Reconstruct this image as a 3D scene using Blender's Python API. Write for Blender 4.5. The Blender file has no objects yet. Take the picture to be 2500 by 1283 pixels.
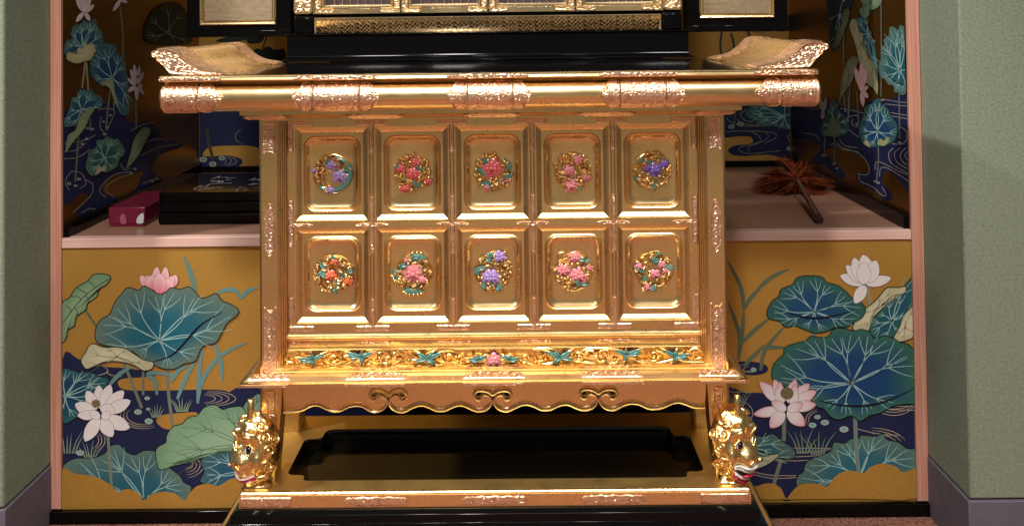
import bpy, math, random
import numpy as np
from mathutils import Vector, Matrix
from mathutils.geometry import tessellate_polygon
PI = math.pi
rad = math.radians
random.seed(7)
C = bpy.context.scene.collection
SC = bpy.context.scene

# ------------------------------------------------------------------ camera
F, PCX, PCY = 2500.0, 1248.0, -11.0           # focal length and principal point in photo pixels
CAM = Vector((0.0455, 0.0, 1.053))
RC = (Matrix.Rotation(rad(0.28), 3, 'Z') @ Matrix.Rotation(rad(90 + 1.4), 3, 'X') @ Matrix.Rotation(rad(-0.66), 3, 'Z'))
cd = bpy.data.cameras.new('camera')
cd.sensor_width = 36.0
cd.lens = 36.0 * F / 2500.0
cd.shift_x = (1250.0 - PCX) / 2500.0
cd.shift_y = -(641.5 - PCY) / 2500.0
cd.clip_start = 0.05
cd.clip_end = 60.0
cam = bpy.data.objects.new('camera', cd)
C.objects.link(cam)
cam.matrix_world = Matrix.Translation(CAM) @ RC.to_4x4()
SC.camera = cam

# ------------------------------------------------------------------ world and lamps
w = bpy.data.worlds.new('World')
SC.world = w
w.use_nodes = True
w.node_tree.nodes['Background'].inputs[0].default_value = (1.0, 0.92, 0.78, 1)
w.node_tree.nodes['Background'].inputs[1].default_value = 0.13

def aim(o, to):
    o.rotation_euler = (Vector(to) - o.location).to_track_quat('-Z', 'Y').to_euler()

def spot(name, loc, to, power, size, blend, radius, col):
    l = bpy.data.lights.new(name, 'SPOT')
    l.energy = power; l.spot_size = rad(size); l.spot_blend = blend; l.shadow_soft_size = radius; l.color = col
    o = bpy.data.objects.new(name, l); C.objects.link(o); o.location = loc; aim(o, to)
    return o

def area(name, loc, to, power, sx, sy, col, spread=100):
    l = bpy.data.lights.new(name, 'AREA')
    l.shape = 'RECTANGLE'; l.size = sx; l.size_y = sy; l.energy = power; l.color = col; l.spread = rad(spread)
    o = bpy.data.objects.new(name, l); C.objects.link(o); o.location = loc; aim(o, to)
    return o

spot('spot_lamp', (-2.0, 1.15, 2.55), (0.6, 2.05, 0.85), 235, 80, 0.6, 0.06, (1.0, 0.97, 0.92))
spot('spot_lamp', (-0.60, 0.35, 2.75), (0.0, 1.95, 0.45), 90, 80, 0.7, 0.12, (1.0, 0.96, 0.90))
spot('spot_lamp', (0.75, 0.30, 2.75), (0.1, 1.95, 0.45), 80, 80, 0.7, 0.12, (1.0, 0.96, 0.90))
spot('spot_lamp', (-0.30, -0.75, 2.75), (0.0, 1.9, 0.5), 240, 46, 0.6, 0.12, (1.0, 0.96, 0.90))  # added frontal fill, brightens the carved flowers and lower panels
area('overhead_fill', (0.0, -0.25, 2.80), (0.0, -0.25, 0.0), 52, 2.8, 1.6, (1.0, 0.96, 0.90))  # added broad fill, brightens the front carpet and reflects in the gold
area('overhead_fill', (0.0, -3.4, 2.80), (0.0, -3.4, 0.0), 56, 2.8, 1.6, (1.0, 0.96, 0.90))  # added fill over the far floor that the upper panels reflect
SC.view_settings.view_transform = 'Standard'
SC.view_settings.look = 'None'
SC.view_settings.exposure = 0.0
SC.view_settings.gamma = 1.0
SC.cycles.caustics_reflective = False
SC.cycles.caustics_refractive = False
SC.cycles.sample_clamp_indirect = 6.0
SC.cycles.max_bounces = 10

# ------------------------------------------------------------------ photo pixel -> place
def ray(px, py):
    return RC @ Vector(((px - PCX) / F, -(py - PCY) / F, -1.0))
def onY(px, py, Y):
    d = ray(px, py); return CAM + d * ((Y - CAM.y) / d.y)
def onX(px, py, X):
    d = ray(px, py); return CAM + d * ((X - CAM.x) / d.x)
def onZ(px, py, Z):
    d = ray(px, py); return CAM + d * ((Z - CAM.z) / d.z)
def zy(py, Y, px=1196):
    return onY(px, py, Y).z
def xp(px, py, Y):
    return onY(px, py, Y).x

# ------------------------------------------------------------------ materials
def lin(c):
    return tuple(((v / 255.0) / 12.92 if v <= 10 else (((v / 255.0) + 0.055) / 1.055) ** 2.4) for v in c)

def mat(name, col, rough=0.5, metal=0.0, spec=0.5, coat=0.0, var=None, bump=None, rvar=0.0):
    m = bpy.data.materials.new(name)
    m.use_nodes = True
    nt = m.node_tree
    b = nt.nodes['Principled BSDF']
    b.inputs['Base Color'].default_value = (*col, 1)
    b.inputs['Roughness'].default_value = rough
    b.inputs['Metallic'].default_value = metal
    b.inputs['Specular IOR Level'].default_value = spec
    b.inputs['Coat Weight'].default_value = coat
    b.inputs['Coat Roughness'].default_value = 0.05
    tc = nt.nodes.new('ShaderNodeTexCoord')
    if var:            # (scale vector, noise detail, other colour, low, high)
        mp = nt.nodes.new('ShaderNodeMapping'); mp.inputs['Scale'].default_value = var[0]
        n = nt.nodes.new('ShaderNodeTexNoise'); n.inputs['Scale'].default_value = 1.0; n.inputs['Detail'].default_value = var[1]
        mr = nt.nodes.new('ShaderNodeMapRange'); mr.inputs[1].default_value = var[3]; mr.inputs[2].default_value = var[4]
        mx = nt.nodes.new('ShaderNodeMix'); mx.data_type = 'RGBA'
        mx.inputs[6].default_value = (*col, 1); mx.inputs[7].default_value = (*var[2], 1)
        nt.links.new(tc.outputs['Object'], mp.inputs[0]); nt.links.new(mp.outputs[0], n.inputs['Vector'])
        nt.links.new(n.outputs[0], mr.inputs[0]); nt.links.new(mr.outputs[0], mx.inputs[0])
        nt.links.new(mx.outputs[2], b.inputs['Base Color'])
        if rvar:
            r2 = nt.nodes.new('ShaderNodeMapRange'); r2.inputs[1].default_value = 0.3; r2.inputs[2].default_value = 0.7
            r2.inputs[3].default_value = rough - rvar; r2.inputs[4].default_value = rough + rvar
            nt.links.new(n.outputs[0], r2.inputs[0]); nt.links.new(r2.outputs[0], b.inputs['Roughness'])
    if bump:           # list of (kind, scale vector, detail, strength, distance)
        prev = None
        for kind, sc, det, st, dist in bump:
            mp = nt.nodes.new('ShaderNodeMapping'); mp.inputs['Scale'].default_value = sc
            nt.links.new(tc.outputs['Object'], mp.inputs[0])
            if kind == 'noise':
                n = nt.nodes.new('ShaderNodeTexNoise'); n.inputs['Scale'].default_value = 1.0; n.inputs['Detail'].default_value = det
            else:
                n = nt.nodes.new('ShaderNodeTexVoronoi'); n.inputs['Scale'].default_value = 1.0
                n.feature = 'SMOOTH_F1'
            nt.links.new(mp.outputs[0], n.inputs['Vector'])
            bp = nt.nodes.new('ShaderNodeBump'); bp.inputs['Strength'].default_value = st; bp.inputs['Distance'].default_value = dist
            nt.links.new(n.outputs[0], bp.inputs['Height'])
            if prev: nt.links.new(prev.outputs[0], bp.inputs['Normal'])
            prev = bp
        nt.links.new(prev.outputs[0], b.inputs['Normal'])
    return m

S3 = lambda s: (s, s, s)
M = {}
M['gold'] = mat('gold_leaf', (0.90, 0.655, 0.33), 0.29, 1.0, var=(S3(30.0), 8, (0.86, 0.61, 0.31), 0.42, 0.75), rvar=0.04,
                bump=[('noise', S3(110), 6, 0.018, 0.002), ('noise', (7, 7, 9), 2, 0.015, 0.006)])
M['gold_deck'] = mat('gold_deck', (0.93, 0.68, 0.26), 0.45, 1.0, var=(S3(25.0), 6, (0.86, 0.60, 0.20), 0.35, 0.7), rvar=0.05)
M['gold_rich'] = mat('gold_burnished', (0.95, 0.68, 0.30), 0.26, 1.0, var=(S3(14.0), 4, (0.92, 0.62, 0.25), 0.35, 0.7), rvar=0.05,
                     bump=[('noise', S3(45), 4, 0.08, 0.002)])
M['gold_pale'] = mat('gold_pale', (0.86, 0.66, 0.38), 0.26, 1.0, var=(S3(12.0), 4, (0.78, 0.58, 0.32), 0.35, 0.7), rvar=0.05,
                     bump=[('noise', S3(60), 4, 0.06, 0.002)])
M['carved'] = mat('carved_gold', (0.95, 0.68, 0.30), 0.26, 1.0, bump=[('noise', S3(130), 3, 0.22, 0.004), ('noise', S3(45), 2, 0.30, 0.008)])
M['brocade'] = mat('dull_gold_board', (0.36, 0.27, 0.17), 0.5, 0.55, 0.4, var=((60, 60, 160), 5, (0.26, 0.19, 0.11), 0.35, 0.7))
M['fret_ground'] = mat('fret_ground_gold', (0.62, 0.46, 0.25), 0.12, 1.0)
M['fit'] = mat('chased_copper_gold', (0.88, 0.60, 0.41), 0.40, 1.0, var=(S3(120.0), 3, (0.62, 0.34, 0.22), 0.5, 0.75),
               bump=[('noise', S3(380), 2, 0.15, 0.001)])
M['fit_pale'] = mat('chased_pale_gold', (0.86, 0.64, 0.38), 0.32, 1.0, var=(S3(150.0), 3, (0.50, 0.28, 0.12), 0.5, 0.75),
                    bump=[('noise', S3(380), 2, 0.15, 0.001)])
M['black'] = mat('black_lacquer', (0.0030, 0.0026, 0.0028), 0.07, 0.0, 0.14, 0.0, bump=[('noise', S3(6), 2, 0.03, 0.004)])
M['black_matt'] = mat('black_wood', (0.006, 0.005, 0.004), 0.35, 0.0, 0.4, bump=[('noise', (8, 60, 60), 3, 0.1, 0.002)])
M['tray'] = mat('dark_lacquer_tray', (0.007, 0.005, 0.0025), 0.07, 0.0, 0.6, 0.0)
M['panelgold'] = mat('gold_painted_ground', lin((204, 157, 76)), 0.45, 0.5, 0.4, var=((160, 160, 300), 5, lin((190, 143, 64)), 0.3, 0.75),
                     bump=[('noise', (60, 60, 700), 3, 0.12, 0.001)])
M['wood'] = mat('pale_pink_wood', lin((206, 152, 132)), 0.45, 0.0, 0.4, var=((420, 420, 5), 4, lin((178, 120, 100)), 0.35, 0.7),
                bump=[('noise', (500, 500, 6), 3, 0.15, 0.001)])
M['wood_h'] = mat('pale_pink_shelf_edge', lin((226, 188, 176)), 0.42, 0.0, 0.4, var=((4, 300, 300), 4, lin((210, 166, 152)), 0.35, 0.7))
M['shelf'] = mat('shelf_wood', lin((170, 128, 108)), 0.30, 0.0, 0.45, var=((3, 90, 200), 5, lin((146, 104, 84)), 0.3, 0.75),
                 bump=[('noise', (5, 220, 220), 3, 0.12, 0.001)])
M['green'] = mat('sage_wallpaper', lin((138, 147, 128)), 0.85, 0.0, 0.2, var=((170, 170, 210), 5, lin((120, 128, 110)), 0.36, 0.68),
                 bump=[('noise', (500, 500, 260), 4, 0.6, 0.002)])
M['skirt'] = mat('grey_violet_skirting', lin((104, 98, 110)), 0.6, 0.0, 0.3, var=(S3(30), 3, lin((96, 90, 100)), 0.3, 0.7))
M['carpet'] = mat('red_brown_carpet', lin((164, 116, 98)), 0.95, 0.0, 0.1, var=(S3(130), 5, lin((104, 62, 48)), 0.42, 0.66),
                  bump=[('noise', S3(260), 5, 1.0, 0.006)])
M['reflected_floor'] = mat('beige_floor', lin((158, 143, 112)), 0.7, 0.0, 0.3, var=(S3(20), 4, lin((142, 126, 96)), 0.3, 0.7))
M['panelgold_shaded'] = mat('shaded_gold_ground', lin((158, 114, 50)), 0.34, 0.9, 0.4, var=((160, 160, 300), 5, lin((142, 100, 42)), 0.3, 0.75), bump=[('noise', (60, 60, 300), 3, 0.08, 0.001)])  # same gold as the panels, alcove shade put into a darker base
M['paint'] = mat('panel_pigment', (0.5, 0.5, 0.5), 0.55, 0.0, 0.3)
nt = M['paint'].node_tree
ca = nt.nodes.new('ShaderNodeVertexColor'); ca.layer_name = 'Col'
ns = nt.nodes.new('ShaderNodeTexNoise'); ns.inputs['Scale'].default_value = 160; ns.inputs['Detail'].default_value = 4
mr = nt.nodes.new('ShaderNodeMapRange'); mr.inputs[1].default_value = 0.3; mr.inputs[2].default_value = 0.7; mr.inputs[3].default_value = 0.82; mr.inputs[4].default_value = 1.1
vm = nt.nodes.new('ShaderNodeVectorMath'); vm.operation = 'SCALE'
nt.links.new(ns.outputs[0], mr.inputs[0]); nt.links.new(ca.outputs[0], vm.inputs[0]); nt.links.new(mr.outputs[0], vm.inputs['Scale'])
nt.links.new(vm.outputs[0], nt.nodes['Principled BSDF'].inputs['Base Color'])

def enamel(name, c):
    return mat(name, lin(c), 0.32, 0.0, 0.5, 0.2, var=(S3(240), 3, tuple(min(1, v * 0.75) for v in lin(c)), 0.4, 0.75))
M['teal'] = enamel('teal_enamel', (88, 140, 130))
M['pink'] = enamel('pink_enamel', (236, 142, 150))
M['rose'] = enamel('rose_enamel', (230, 104, 104))
M['lilac'] = enamel('lilac_enamel', (178, 144, 208))
M['violet'] = enamel('violet_enamel', (136, 106, 200))
M['orange'] = enamel('orange_enamel', (230, 112, 70))
M['white'] = mat('white_paint', (0.75, 0.72, 0.68), 0.35)
M['flesh'] = mat('pink_white_paint', (0.75, 0.50, 0.45), 0.35)
M['red'] = mat('red_paint', (0.45, 0.02, 0.05), 0.3)
M['ink'] = mat('black_paint', (0.004, 0.004, 0.004), 0.15)
M['maroon'] = mat('maroon_card', lin((112, 26, 52)), 0.28, 0.0, 0.5, var=(S3(60), 3, lin((98, 20, 44)), 0.3, 0.7))
M['glint_dim'] = mat('dim_glint', lin((150, 78, 96)), 0.4)  # colour of the weaker painted glint
M['silver'] = mat('white_mark', (0.55, 0.55, 0.56), 0.4)  # brush strokes, and the bright painted glint on the small box
M['feather'] = mat('rust_feather', lin((120, 56, 30)), 0.95, 0.0, 0.05, var=(S3(80), 3, lin((74, 30, 18)), 0.35, 0.65))
M['handle'] = mat('dark_handle', lin((92, 66, 62)), 0.3, 0.0, 0.5)
M['handle_end'] = mat('maroon_cap', lin((60, 22, 30)), 0.35)
M['mirror'] = mat('dark_lattice_glass', (0.18, 0.13, 0.13), 0.12, 0.6)
M['pod'] = None

# ------------------------------------------------------------------ mesh builder
class MB:
    def __init__(s):
        s.v = []; s.f = []; s.c = []
    def add(s, vs, fs, col=None):
        o = len(s.v)
        s.v += [tuple(p) for p in vs]
        s.f += [tuple(i + o for i in q) for q in fs]
        if col is not None:
            s.c += list(col) if not isinstance(col[0], (int, float)) else [col] * len(vs)
        return s
    def box(s, x0, x1, y0, y1, z0, z1):
        vs = [(x, y, z) for z in (z0, z1) for y in (y0, y1) for x in (x0, x1)]
        return s.add(vs, [(0, 2, 3, 1), (4, 5, 7, 6), (0, 1, 5, 4), (2, 6, 7, 3), (0, 4, 6, 2), (1, 3, 7, 5)])
    def loft(s, loops, cap0=True, cap1=True, closed=True):
        n = len(loops[0]); vs = [p for l in loops for p in l]; fs = []
        for i in range(len(loops) - 1):
            for j in range(n if closed else n - 1):
                k = (j + 1) % n
                fs.append((i * n + j, i * n + k, (i + 1) * n + k, (i + 1) * n + j))
        if cap0: fs.append(tuple(range(n))[::-1])
        if cap1: fs.append(tuple((len(loops) - 1) * n + j for j in range(n)))
        return s.add(vs, fs)
    def moulding(s, prof, hw, yf, yb, cx=0.0, cap0=True, cap1=True):      # prof: (outward offset, z) bottom to top
        loops = [[(cx - hw - o, yf - o, z), (cx + hw + o, yf - o, z), (cx + hw + o, yb + o, z), (cx - hw - o, yb + o, z)] for o, z in prof]
        return s.loft(loops, cap0, cap1)
    def tube(s, pts, r, n=8, cap=True):
        pts = [Vector(p) for p in pts]
        rs = r if isinstance(r, (list, tuple)) else [r] * len(pts)
        loops = []; up = None
        for i, p in enumerate(pts):
            t = (pts[min(i + 1, len(pts) - 1)] - pts[max(i - 1, 0)])
            if t.length < 1e-9: t = Vector((0, 0, 1))
            t.normalize()
            if up is None:
                up = t.orthogonal().normalized()
            up = (up - t * up.dot(t))
            up = up.normalized() if up.length > 1e-6 else t.orthogonal().normalized()
            q = t.cross(up)
            loops.append([p + (up * math.cos(a) + q * math.sin(a)) * rs[i] for a in [2 * PI * k / n for k in range(n)]])
        return s.loft(loops, cap, cap)
    def ball(s, c, ax, nu=10, nv=7):          # ax: three axis vectors
        c = Vector(c); a, b, d = [Vector(q) for q in ax]; vs = [c - d]; fs = []
        for i in range(1, nv):
            th = -PI / 2 + PI * i / nv
            for j in range(nu):
                ph = 2 * PI * j / nu
                vs.append(c + a * (math.cos(th) * math.cos(ph)) + b * (math.cos(th) * math.sin(ph)) + d * math.sin(th))
        vs.append(c + d); L = len(vs) - 1
        for j in range(nu):
            k = (j + 1) % nu
            fs.append((0, 1 + k, 1 + j))
            for i in range(nv - 2):
                fs.append((1 + i * nu + j, 1 + i * nu + k, 1 + (i + 1) * nu + k, 1 + (i + 1) * nu + j))
            fs.append((1 + (nv - 2) * nu + j, 1 + (nv - 2) * nu + k, L))
        return s.add(vs, fs)
    ang = 32
    def build(s, name, m, parent=None, angle=None, bevel=0.0):
        angle = MB.ang if angle is None else angle
        me = bpy.data.meshes.new(name)
        me.from_pydata(s.v, [], s.f)
        if s.c:
            ca = me.color_attributes.new('Col', 'FLOAT_COLOR', 'POINT')
            ca.data.foreach_set('color', np.array([(*c[:3], 1.0) for c in s.c], dtype=np.float32).ravel())
        me.polygons.foreach_set('use_smooth', [True] * len(me.polygons))
        me.set_sharp_from_angle(angle=rad(angle))
        me.materials.append(M[m])
        me.update()
        o = bpy.data.objects.new(name, me)
        C.objects.link(o)
        if parent is not None: put(o, parent)
        if bevel:
            b = o.modifiers.new('bevel', 'BEVEL'); b.width = bevel; b.segments = 2; b.limit_method = 'ANGLE'; b.angle_limit = rad(40)
        return o

def put(o, parent):
    o.parent = parent
    if parent.type == 'EMPTY':
        o.matrix_parent_inverse = Matrix.Translation(parent.location).inverted()

def thing(name, label, cat, loc, group=None):
    o = bpy.data.objects.new(name, None); C.objects.link(o); o.location = loc; o.empty_display_size = 0.05
    o['label'] = label; o['category'] = cat
    if group: o['group'] = group
    return o
def tag(o, label, cat, group=None):
    o['label'] = label; o['category'] = cat
    if group: o['group'] = group
    return o
def struct(o):
    o['kind'] = 'structure'; return o

def catmull(pts, closed=True, k=5):
    n = len(pts); out = []
    for i in range(n if closed else n - 1):
        g = (lambda j: Vector(pts[j % n])) if closed else (lambda j: Vector(pts[max(0, min(n - 1, j))]))
        p0, p1, p2, p3 = g(i - 1), g(i), g(i + 1), g(i + 2)
        for q in range(k):
            t = q / k
            out.append(0.5 * ((2 * p1) + (p2 - p0) * t + (2 * p0 - 5 * p1 + 4 * p2 - p3) * t * t + (3 * p1 - p0 - 3 * p2 + p3) * t ** 3))
    if not closed: out.append(Vector(pts[-1]))
    return out

def rrect(cx, cz, hw, hz, r, k=6):
    out = []
    for sx, sz, a0 in ((1, 1, 0), (-1, 1, 90), (-1, -1, 180), (1, -1, 270)):
        for i in range(k):
            a = rad(a0 + 90 * i / (k - 1))
            out.append((cx + sx * (hw - r) + r * math.cos(a), cz + sz * (hz - r) + r * math.sin(a)))
    return out

# ------------------------------------------------------------------ setting: floor, green walls, posts, alcove
YA = 2.20                        # plane of the alcove front
YB = 3.15                        # back wall of the alcove
YW = 2.00                        # front face of the green walls
XL = xp(152, 600, YA); XR = xp(2224, 600, YA)          # alcove side walls
PL0 = xp(125, 600, YA); PR1 = xp(2254, 600, YA)        # outer edges of the posts
ZS = zy(570, YA)                 # top of the shelf
ZS0 = zy(594, YA)
ZTOP = 2.35
struct(MB().add([(-5, -0.9, 0), (5, -0.9, 0), (5, 3.4, 0), (-5, 3.4, 0)], [(0, 1, 2, 3)]).build('carpet', 'carpet'))
struct(MB().add([(-5, -8, -0.004), (5, -8, -0.004), (5, -0.9, -0.004), (-5, -0.9, -0.004)], [(0, 1, 2, 3)]).build('floor', 'reflected_floor'))  # unseen far floor, added in beige for the upper panels to reflect
struct(MB().box(-3.4, PL0 - 0.0005, YW, YB + 0.15, 0.122, ZTOP).build('wall_left', 'green', bevel=0.004))
struct(MB().box(PR1 + 0.0005, 3.4, YW, YB + 0.15, 0.122, ZTOP).build('wall_right', 'green', bevel=0.004))
struct(MB().box(-3.4, PL0 + 0.003, YW - 0.004, YA - 0.001, 0.0, 0.12).build('skirting_left', 'skirt', bevel=0.002))
struct(MB().box(PR1 - 0.003, 3.4, YW - 0.004, YA - 0.001, 0.0, 0.12).build('skirting_right', 'skirt', bevel=0.002))
tag(MB().box(PL0, XL, YA - 0.006, YA + 0.005, 0.028, ZTOP).build('alcove_post', 'wood', bevel=0.0015),
    'thin pale pink wooden post edging the left side of the alcove', 'post', 'posts of the alcove')
tag(MB().box(XR, PR1, YA - 0.006, YA + 0.005, 0.028, ZTOP).build('alcove_post', 'wood', bevel=0.0015),
    'thin pale pink wooden post edging the right side of the alcove', 'post', 'posts of the alcove')
struct(MB().box(PL0, PR1, YA - 0.016, YA + 0.02, 0.0, 0.026).build('alcove_sill', 'black', bevel=0.002))
struct(MB().box(XL - 0.05, XR + 0.05, YA + 0.001, YB + 0.1, 1.752, ZTOP).build('added_alcove_ceiling', 'green'))  # unseen; added low to keep lamp light out of the alcove
sh = thing('shelf', 'brown wooden shelf board with pale front edge crossing the alcove', 'shelf', (0, YA + 0.4, ZS0))
MB().box(XL + 0.0005, XR - 0.0005, YA + 0.024, YB - 0.001, ZS0, ZS - 0.0006).build('board', 'shelf', sh)
MB().box(XL + 0.0005, XR - 0.0005, YA - 0.0055, YA + 0.0235, ZS0, ZS).build('front_edge', 'wood_h', sh, bevel=0.0015)

# ------------------------------------------------------------------ painted panels
LAY = 0.00005
class Panel:
    def __init__(s, root, plane, val, sign, T):
        s.root, s.plane, s.val, s.sign, s.T, s.k = root, plane, val, sign, T, 0
    def P(s, p, k):
        x, y = s.T(*p[:2])
        v = s.val + s.sign * LAY * (k + 1)
        q = onY(x, y, v) if s.plane == 'Y' else onX(x, y, v)
        if s.plane == 'X': q.y = min(YB - 0.001, max(YA + 0.006, q.y))
        else: q.x = min(XR - 0.0006, max(XL + 0.0006, q.x))
        q.z = max(q.z, 0.027 if v < YA + 0.1 and s.plane == 'Y' else ZS + 0.001)
        return q
    def poly(s, mb, pts, k, col):
        vs = [s.P(p, k) for p in pts]
        tri = tessellate_polygon([[Vector((p[0], p[1], 0)) for p in pts]])
        mb.add(vs, [tuple(t) for t in tri], lin(col))
    def fill(s, name, pts, col, smooth=5, outline=None, m='paint'):
        s.k += 1
        pts = catmull([Vector((*p[:2], 0)) for p in pts], True, smooth) if smooth else pts
        mb = MB()
        s.poly(mb, pts, s.k + 0.5 if outline else s.k, col)
        if outline: s.line(mb, list(pts) + [pts[0]], outline[1], outline[0], s.k)
        return mb.build(name, m, s.root)
    def line(s, mb, pts, wd, col, k, taper=None):
        pts = [Vector((p[0], p[1], 0)) for p in pts]
        n = len(pts); vs = []; cs = []
        for i, p in enumerate(pts):
            t = pts[min(i + 1, n - 1)] - pts[max(i - 1, 0)]
            t = t.normalized() if t.length > 1e-6 else Vector((1, 0, 0))
            q = Vector((-t.y, t.x, 0)); u = i / (n - 1)
            ww = wd * 0.5 * (1.0 if taper is None else taper(u))
            vs += [s.P(p + q * ww, k), s.P(p - q * ww, k)]; cs += [lin(col)] * 2
        mb.add(vs, [(2 * i, 2 * i + 1, 2 * i + 3, 2 * i + 2) for i in range(n - 1)], cs)
    def strokes(s, name, lines, wd, col, taper=None, parent=None):
        s.k += 1
        for l in lines:
            mb = MB(); s.line(mb, catmull([Vector((*p, 0)) for p in l], False, 8), wd, col, s.k, taper)
            mb.build(name, 'paint', parent or s.root)
    def leaf(s, hub, pts, cin, cout, vein=(160, 196, 190), nv=9, vw=3.5, fold=None, mid=0.45, dark=True, jag=0):
        s.k += 1
        rim = catmull([Vector((*p, 0)) for p in pts], True, 4)
        h = Vector((*hub, 0)); n = len(rim); mb = MB()
        if dark: s.line(mb, rim + [rim[0]], 8.0, (14, 18, 26), s.k - 0.5)
        vs = [s.P(h, s.k)]; cs = [lin(cin)]; R_ = (0.25, 0.5, 0.75, 1.0)
        a, b = np.array(lin(cin)), np.array(lin(cout))
        for r in R_:
            for j, p in enumerate(rim):
                vs.append(s.P(h.lerp(p, r), s.k))
                t = max(0, min(1, (r - mid) / (1 - mid)))
                wob = 0.09 * math.sin(j * 1.7) * (r > 0.3)
                cs.append(tuple(a + (b - a) * max(0, min(1, t + wob))))
        fs = []
        for j in range(n):
            kx = (j + 1) % n
            fs.append((0, 1 + j, 1 + kx))
            for i in range(3):
                fs.append((1 + i * n + j, 1 + (i + 1) * n + j, 1 + (i + 1) * n + kx, 1 + i * n + kx))
        mb.add(vs, fs, cs)
        o = mb.build('painted_leaf', 'paint', s.root)
        if nv:
            s.k += 1; vb = MB(); tp = lambda u: 1.35 - 0.85 * u
            for q in range(nv):
                j = int((q + 0.5) * n / nv) % n
                e = h.lerp(rim[j], 0.92); L = (e - h).length
                d = (e - h).normalized(); nn = Vector((-d.y, d.x, 0)); bw = (1 if q % 2 else -1) * 0.085 * L
                m1 = h.lerp(e, 0.5) + nn * bw
                s.line(vb, catmull([h, m1, e], False, 6), vw, vein, s.k, tp)
                if L > 45:
                    for sg in (-1, 1):
                        b0 = h.lerp(e, 0.62) + nn * bw * 0.9
                        b1 = h.lerp(e, 0.96) + nn * sg * 0.17 * L
                        s.line(vb, catmull([b0, b0.lerp(b1, 0.5) + nn * sg * 0.02 * L, b1], False, 5), vw * 0.75, vein, s.k, tp)
            s.line(vb, [h + Vector((math.cos(t), math.sin(t), 0)) * vw * 2.2 for t in np.linspace(0, 2 * PI, 13)], vw * 0.8, vein, s.k)
            vb.build('vein', 'paint', o)
        if fold:
            s.k += 1; fb = MB()
            s.line(fb, catmull([Vector((*p, 0)) for p in fold], False, 8), 7, (12, 20, 34), s.k, lambda u: 0.35 + 1.2 * math.sin(PI * u))
            fb.build('fold_line', 'paint', o)
        return o
    def flower(s, petals, cb, ct, pod=None, edge=(70, 50, 60), g=1.0):
        mb = MB(); a, b = np.array(lin(cb)), np.array(lin(ct))
        for bx, by, tx, ty, wd in petals:
            s.k += 1
            B, T_ = Vector((bx, by, 0)), Vector((tx, ty, 0)); d = T_ - B; L = d.length; d = d.normalized(); q = Vector((-d.y, d.x, 0))
            N = 12; pts = []
            for i in range(N + 1):
                t = i / N
                pts.append((t, 0.5 * wd * (math.sin(PI * min(1, t * 0.93 + 0.05)) ** 0.72) * (1 - 0.1 * t) if 0 < i < N else 0.0))
            rim = [B + d * L * t + q * ww for t, ww in pts] + [B + d * L * t - q * ww for t, ww in pts[::-1][1:-1]]
            s.line(mb, rim + [rim[0]], 2.6, edge, s.k - 0.5)
            vs = []; cs = []
            for t, ww in pts:
                for f in (1, 0.35, -0.35, -1):
                    vs.append(s.P(B + d * L * t + q * ww * f, s.k))
                    m = min(1, max(0, t * 0.75 + 0.25 * abs(f))) ** g
                    cs.append(tuple(a + (b - a) * m))
            mb.add(vs, [(4 * i + j, 4 * i + j + 1, 4 * i + j + 5, 4 * i + j + 4) for i in range(N) for j in range(3)], cs)
        o = mb.build('painted_flower', 'paint', s.root)
        if pod:
            s.k += 1; pb = MB()
            x, y, r = pod
            s.poly(pb, [(x + r * math.cos(t), y + r * 0.9 * math.sin(t)) for t in np.linspace(0, 2 * PI, 17)[:-1]], s.k, (118, 104, 70))
            for i in range(14):
                t = i * 2.4; rr = r * 0.8 * math.sqrt(i / 14)
                s.poly(pb, [(x + rr * math.cos(t) + 2.6 * math.cos(u), y + rr * math.sin(t) + 2.6 * math.sin(u)) for u in (0, 1.5, 3, 4.5)], s.k + 0.6, (170, 156, 96) if i % 2 else (60, 46, 40))
            pb.build('seed_pod', 'paint', o)
        return o
    def reeds(s, lines, wd, col):
        for l in lines:
            s.strokes('painted_reed', [l], wd, col, lambda u: 0.12 + 1.0 * math.sin(PI * min(1, 0.12 + 0.88 * u)) ** 0.8)
    def grass(s, x, y, n, h, col=(120, 140, 118)):
        s.k += 1; mb = MB()
        for i in range(n):
            a = (i / (n - 1) - 0.5) * 1.5 + random.uniform(-0.15, 0.15); hh = h * random.uniform(0.6, 1.1)
            p0 = (x + (i - n / 2) * h * 0.09, y); p2 = (p0[0] + math.sin(a) * hh * 0.8, y - hh * math.cos(a * 0.6))
            p1 = ((p0[0] * 0.6 + p2[0] * 0.4), (p0[1] * 0.45 + p2[1] * 0.55))
            s.line(mb, catmull([Vector((*p, 0)) for p in (p0, p1, p2)], False, 5), 7, col, s.k, lambda u: 1.1 - u)
        mb.build('painted_grass', 'paint', s.root)
    def swirl(s, arcs, wd=2.6, col=(176, 158, 130)):     # (cx, cy, rx, ry, a0, a1)
        s.k += 1
        for cx, cy, rx, ry, a0, a1 in arcs:
            mb = MB(); s.line(mb, [(cx + rx * math.cos(rad(t)), cy + ry * math.sin(rad(t))) for t in np.linspace(a0, a1, 22)], wd, col, s.k, lambda u: 0.35 + 0.9 * math.sin(PI * u))
            mb.build('painted_ripple', 'paint', s.root)
    def pads(s, lst, col=(128, 168, 168)):
        for x, y, r in lst:
            s.k += 1; mb = MB()
            el = lambda f: [(x + f * r * math.cos(t), y + f * r * 0.68 * math.sin(t)) for t in np.linspace(0, 2 * PI, 15)[:-1]]
            s.poly(mb, el(1), s.k, (188, 190, 170)); s.poly(mb, el(0.78), s.k + 0.5, col)
            mb.build('painted_pad', 'paint', s.root)

def crop(x0, y0, sc):
    return lambda x, y: (x / sc + x0, y / sc + y0)

NAVY = (27, 34, 70)
OCHRE = (186, 136, 66)
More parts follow.
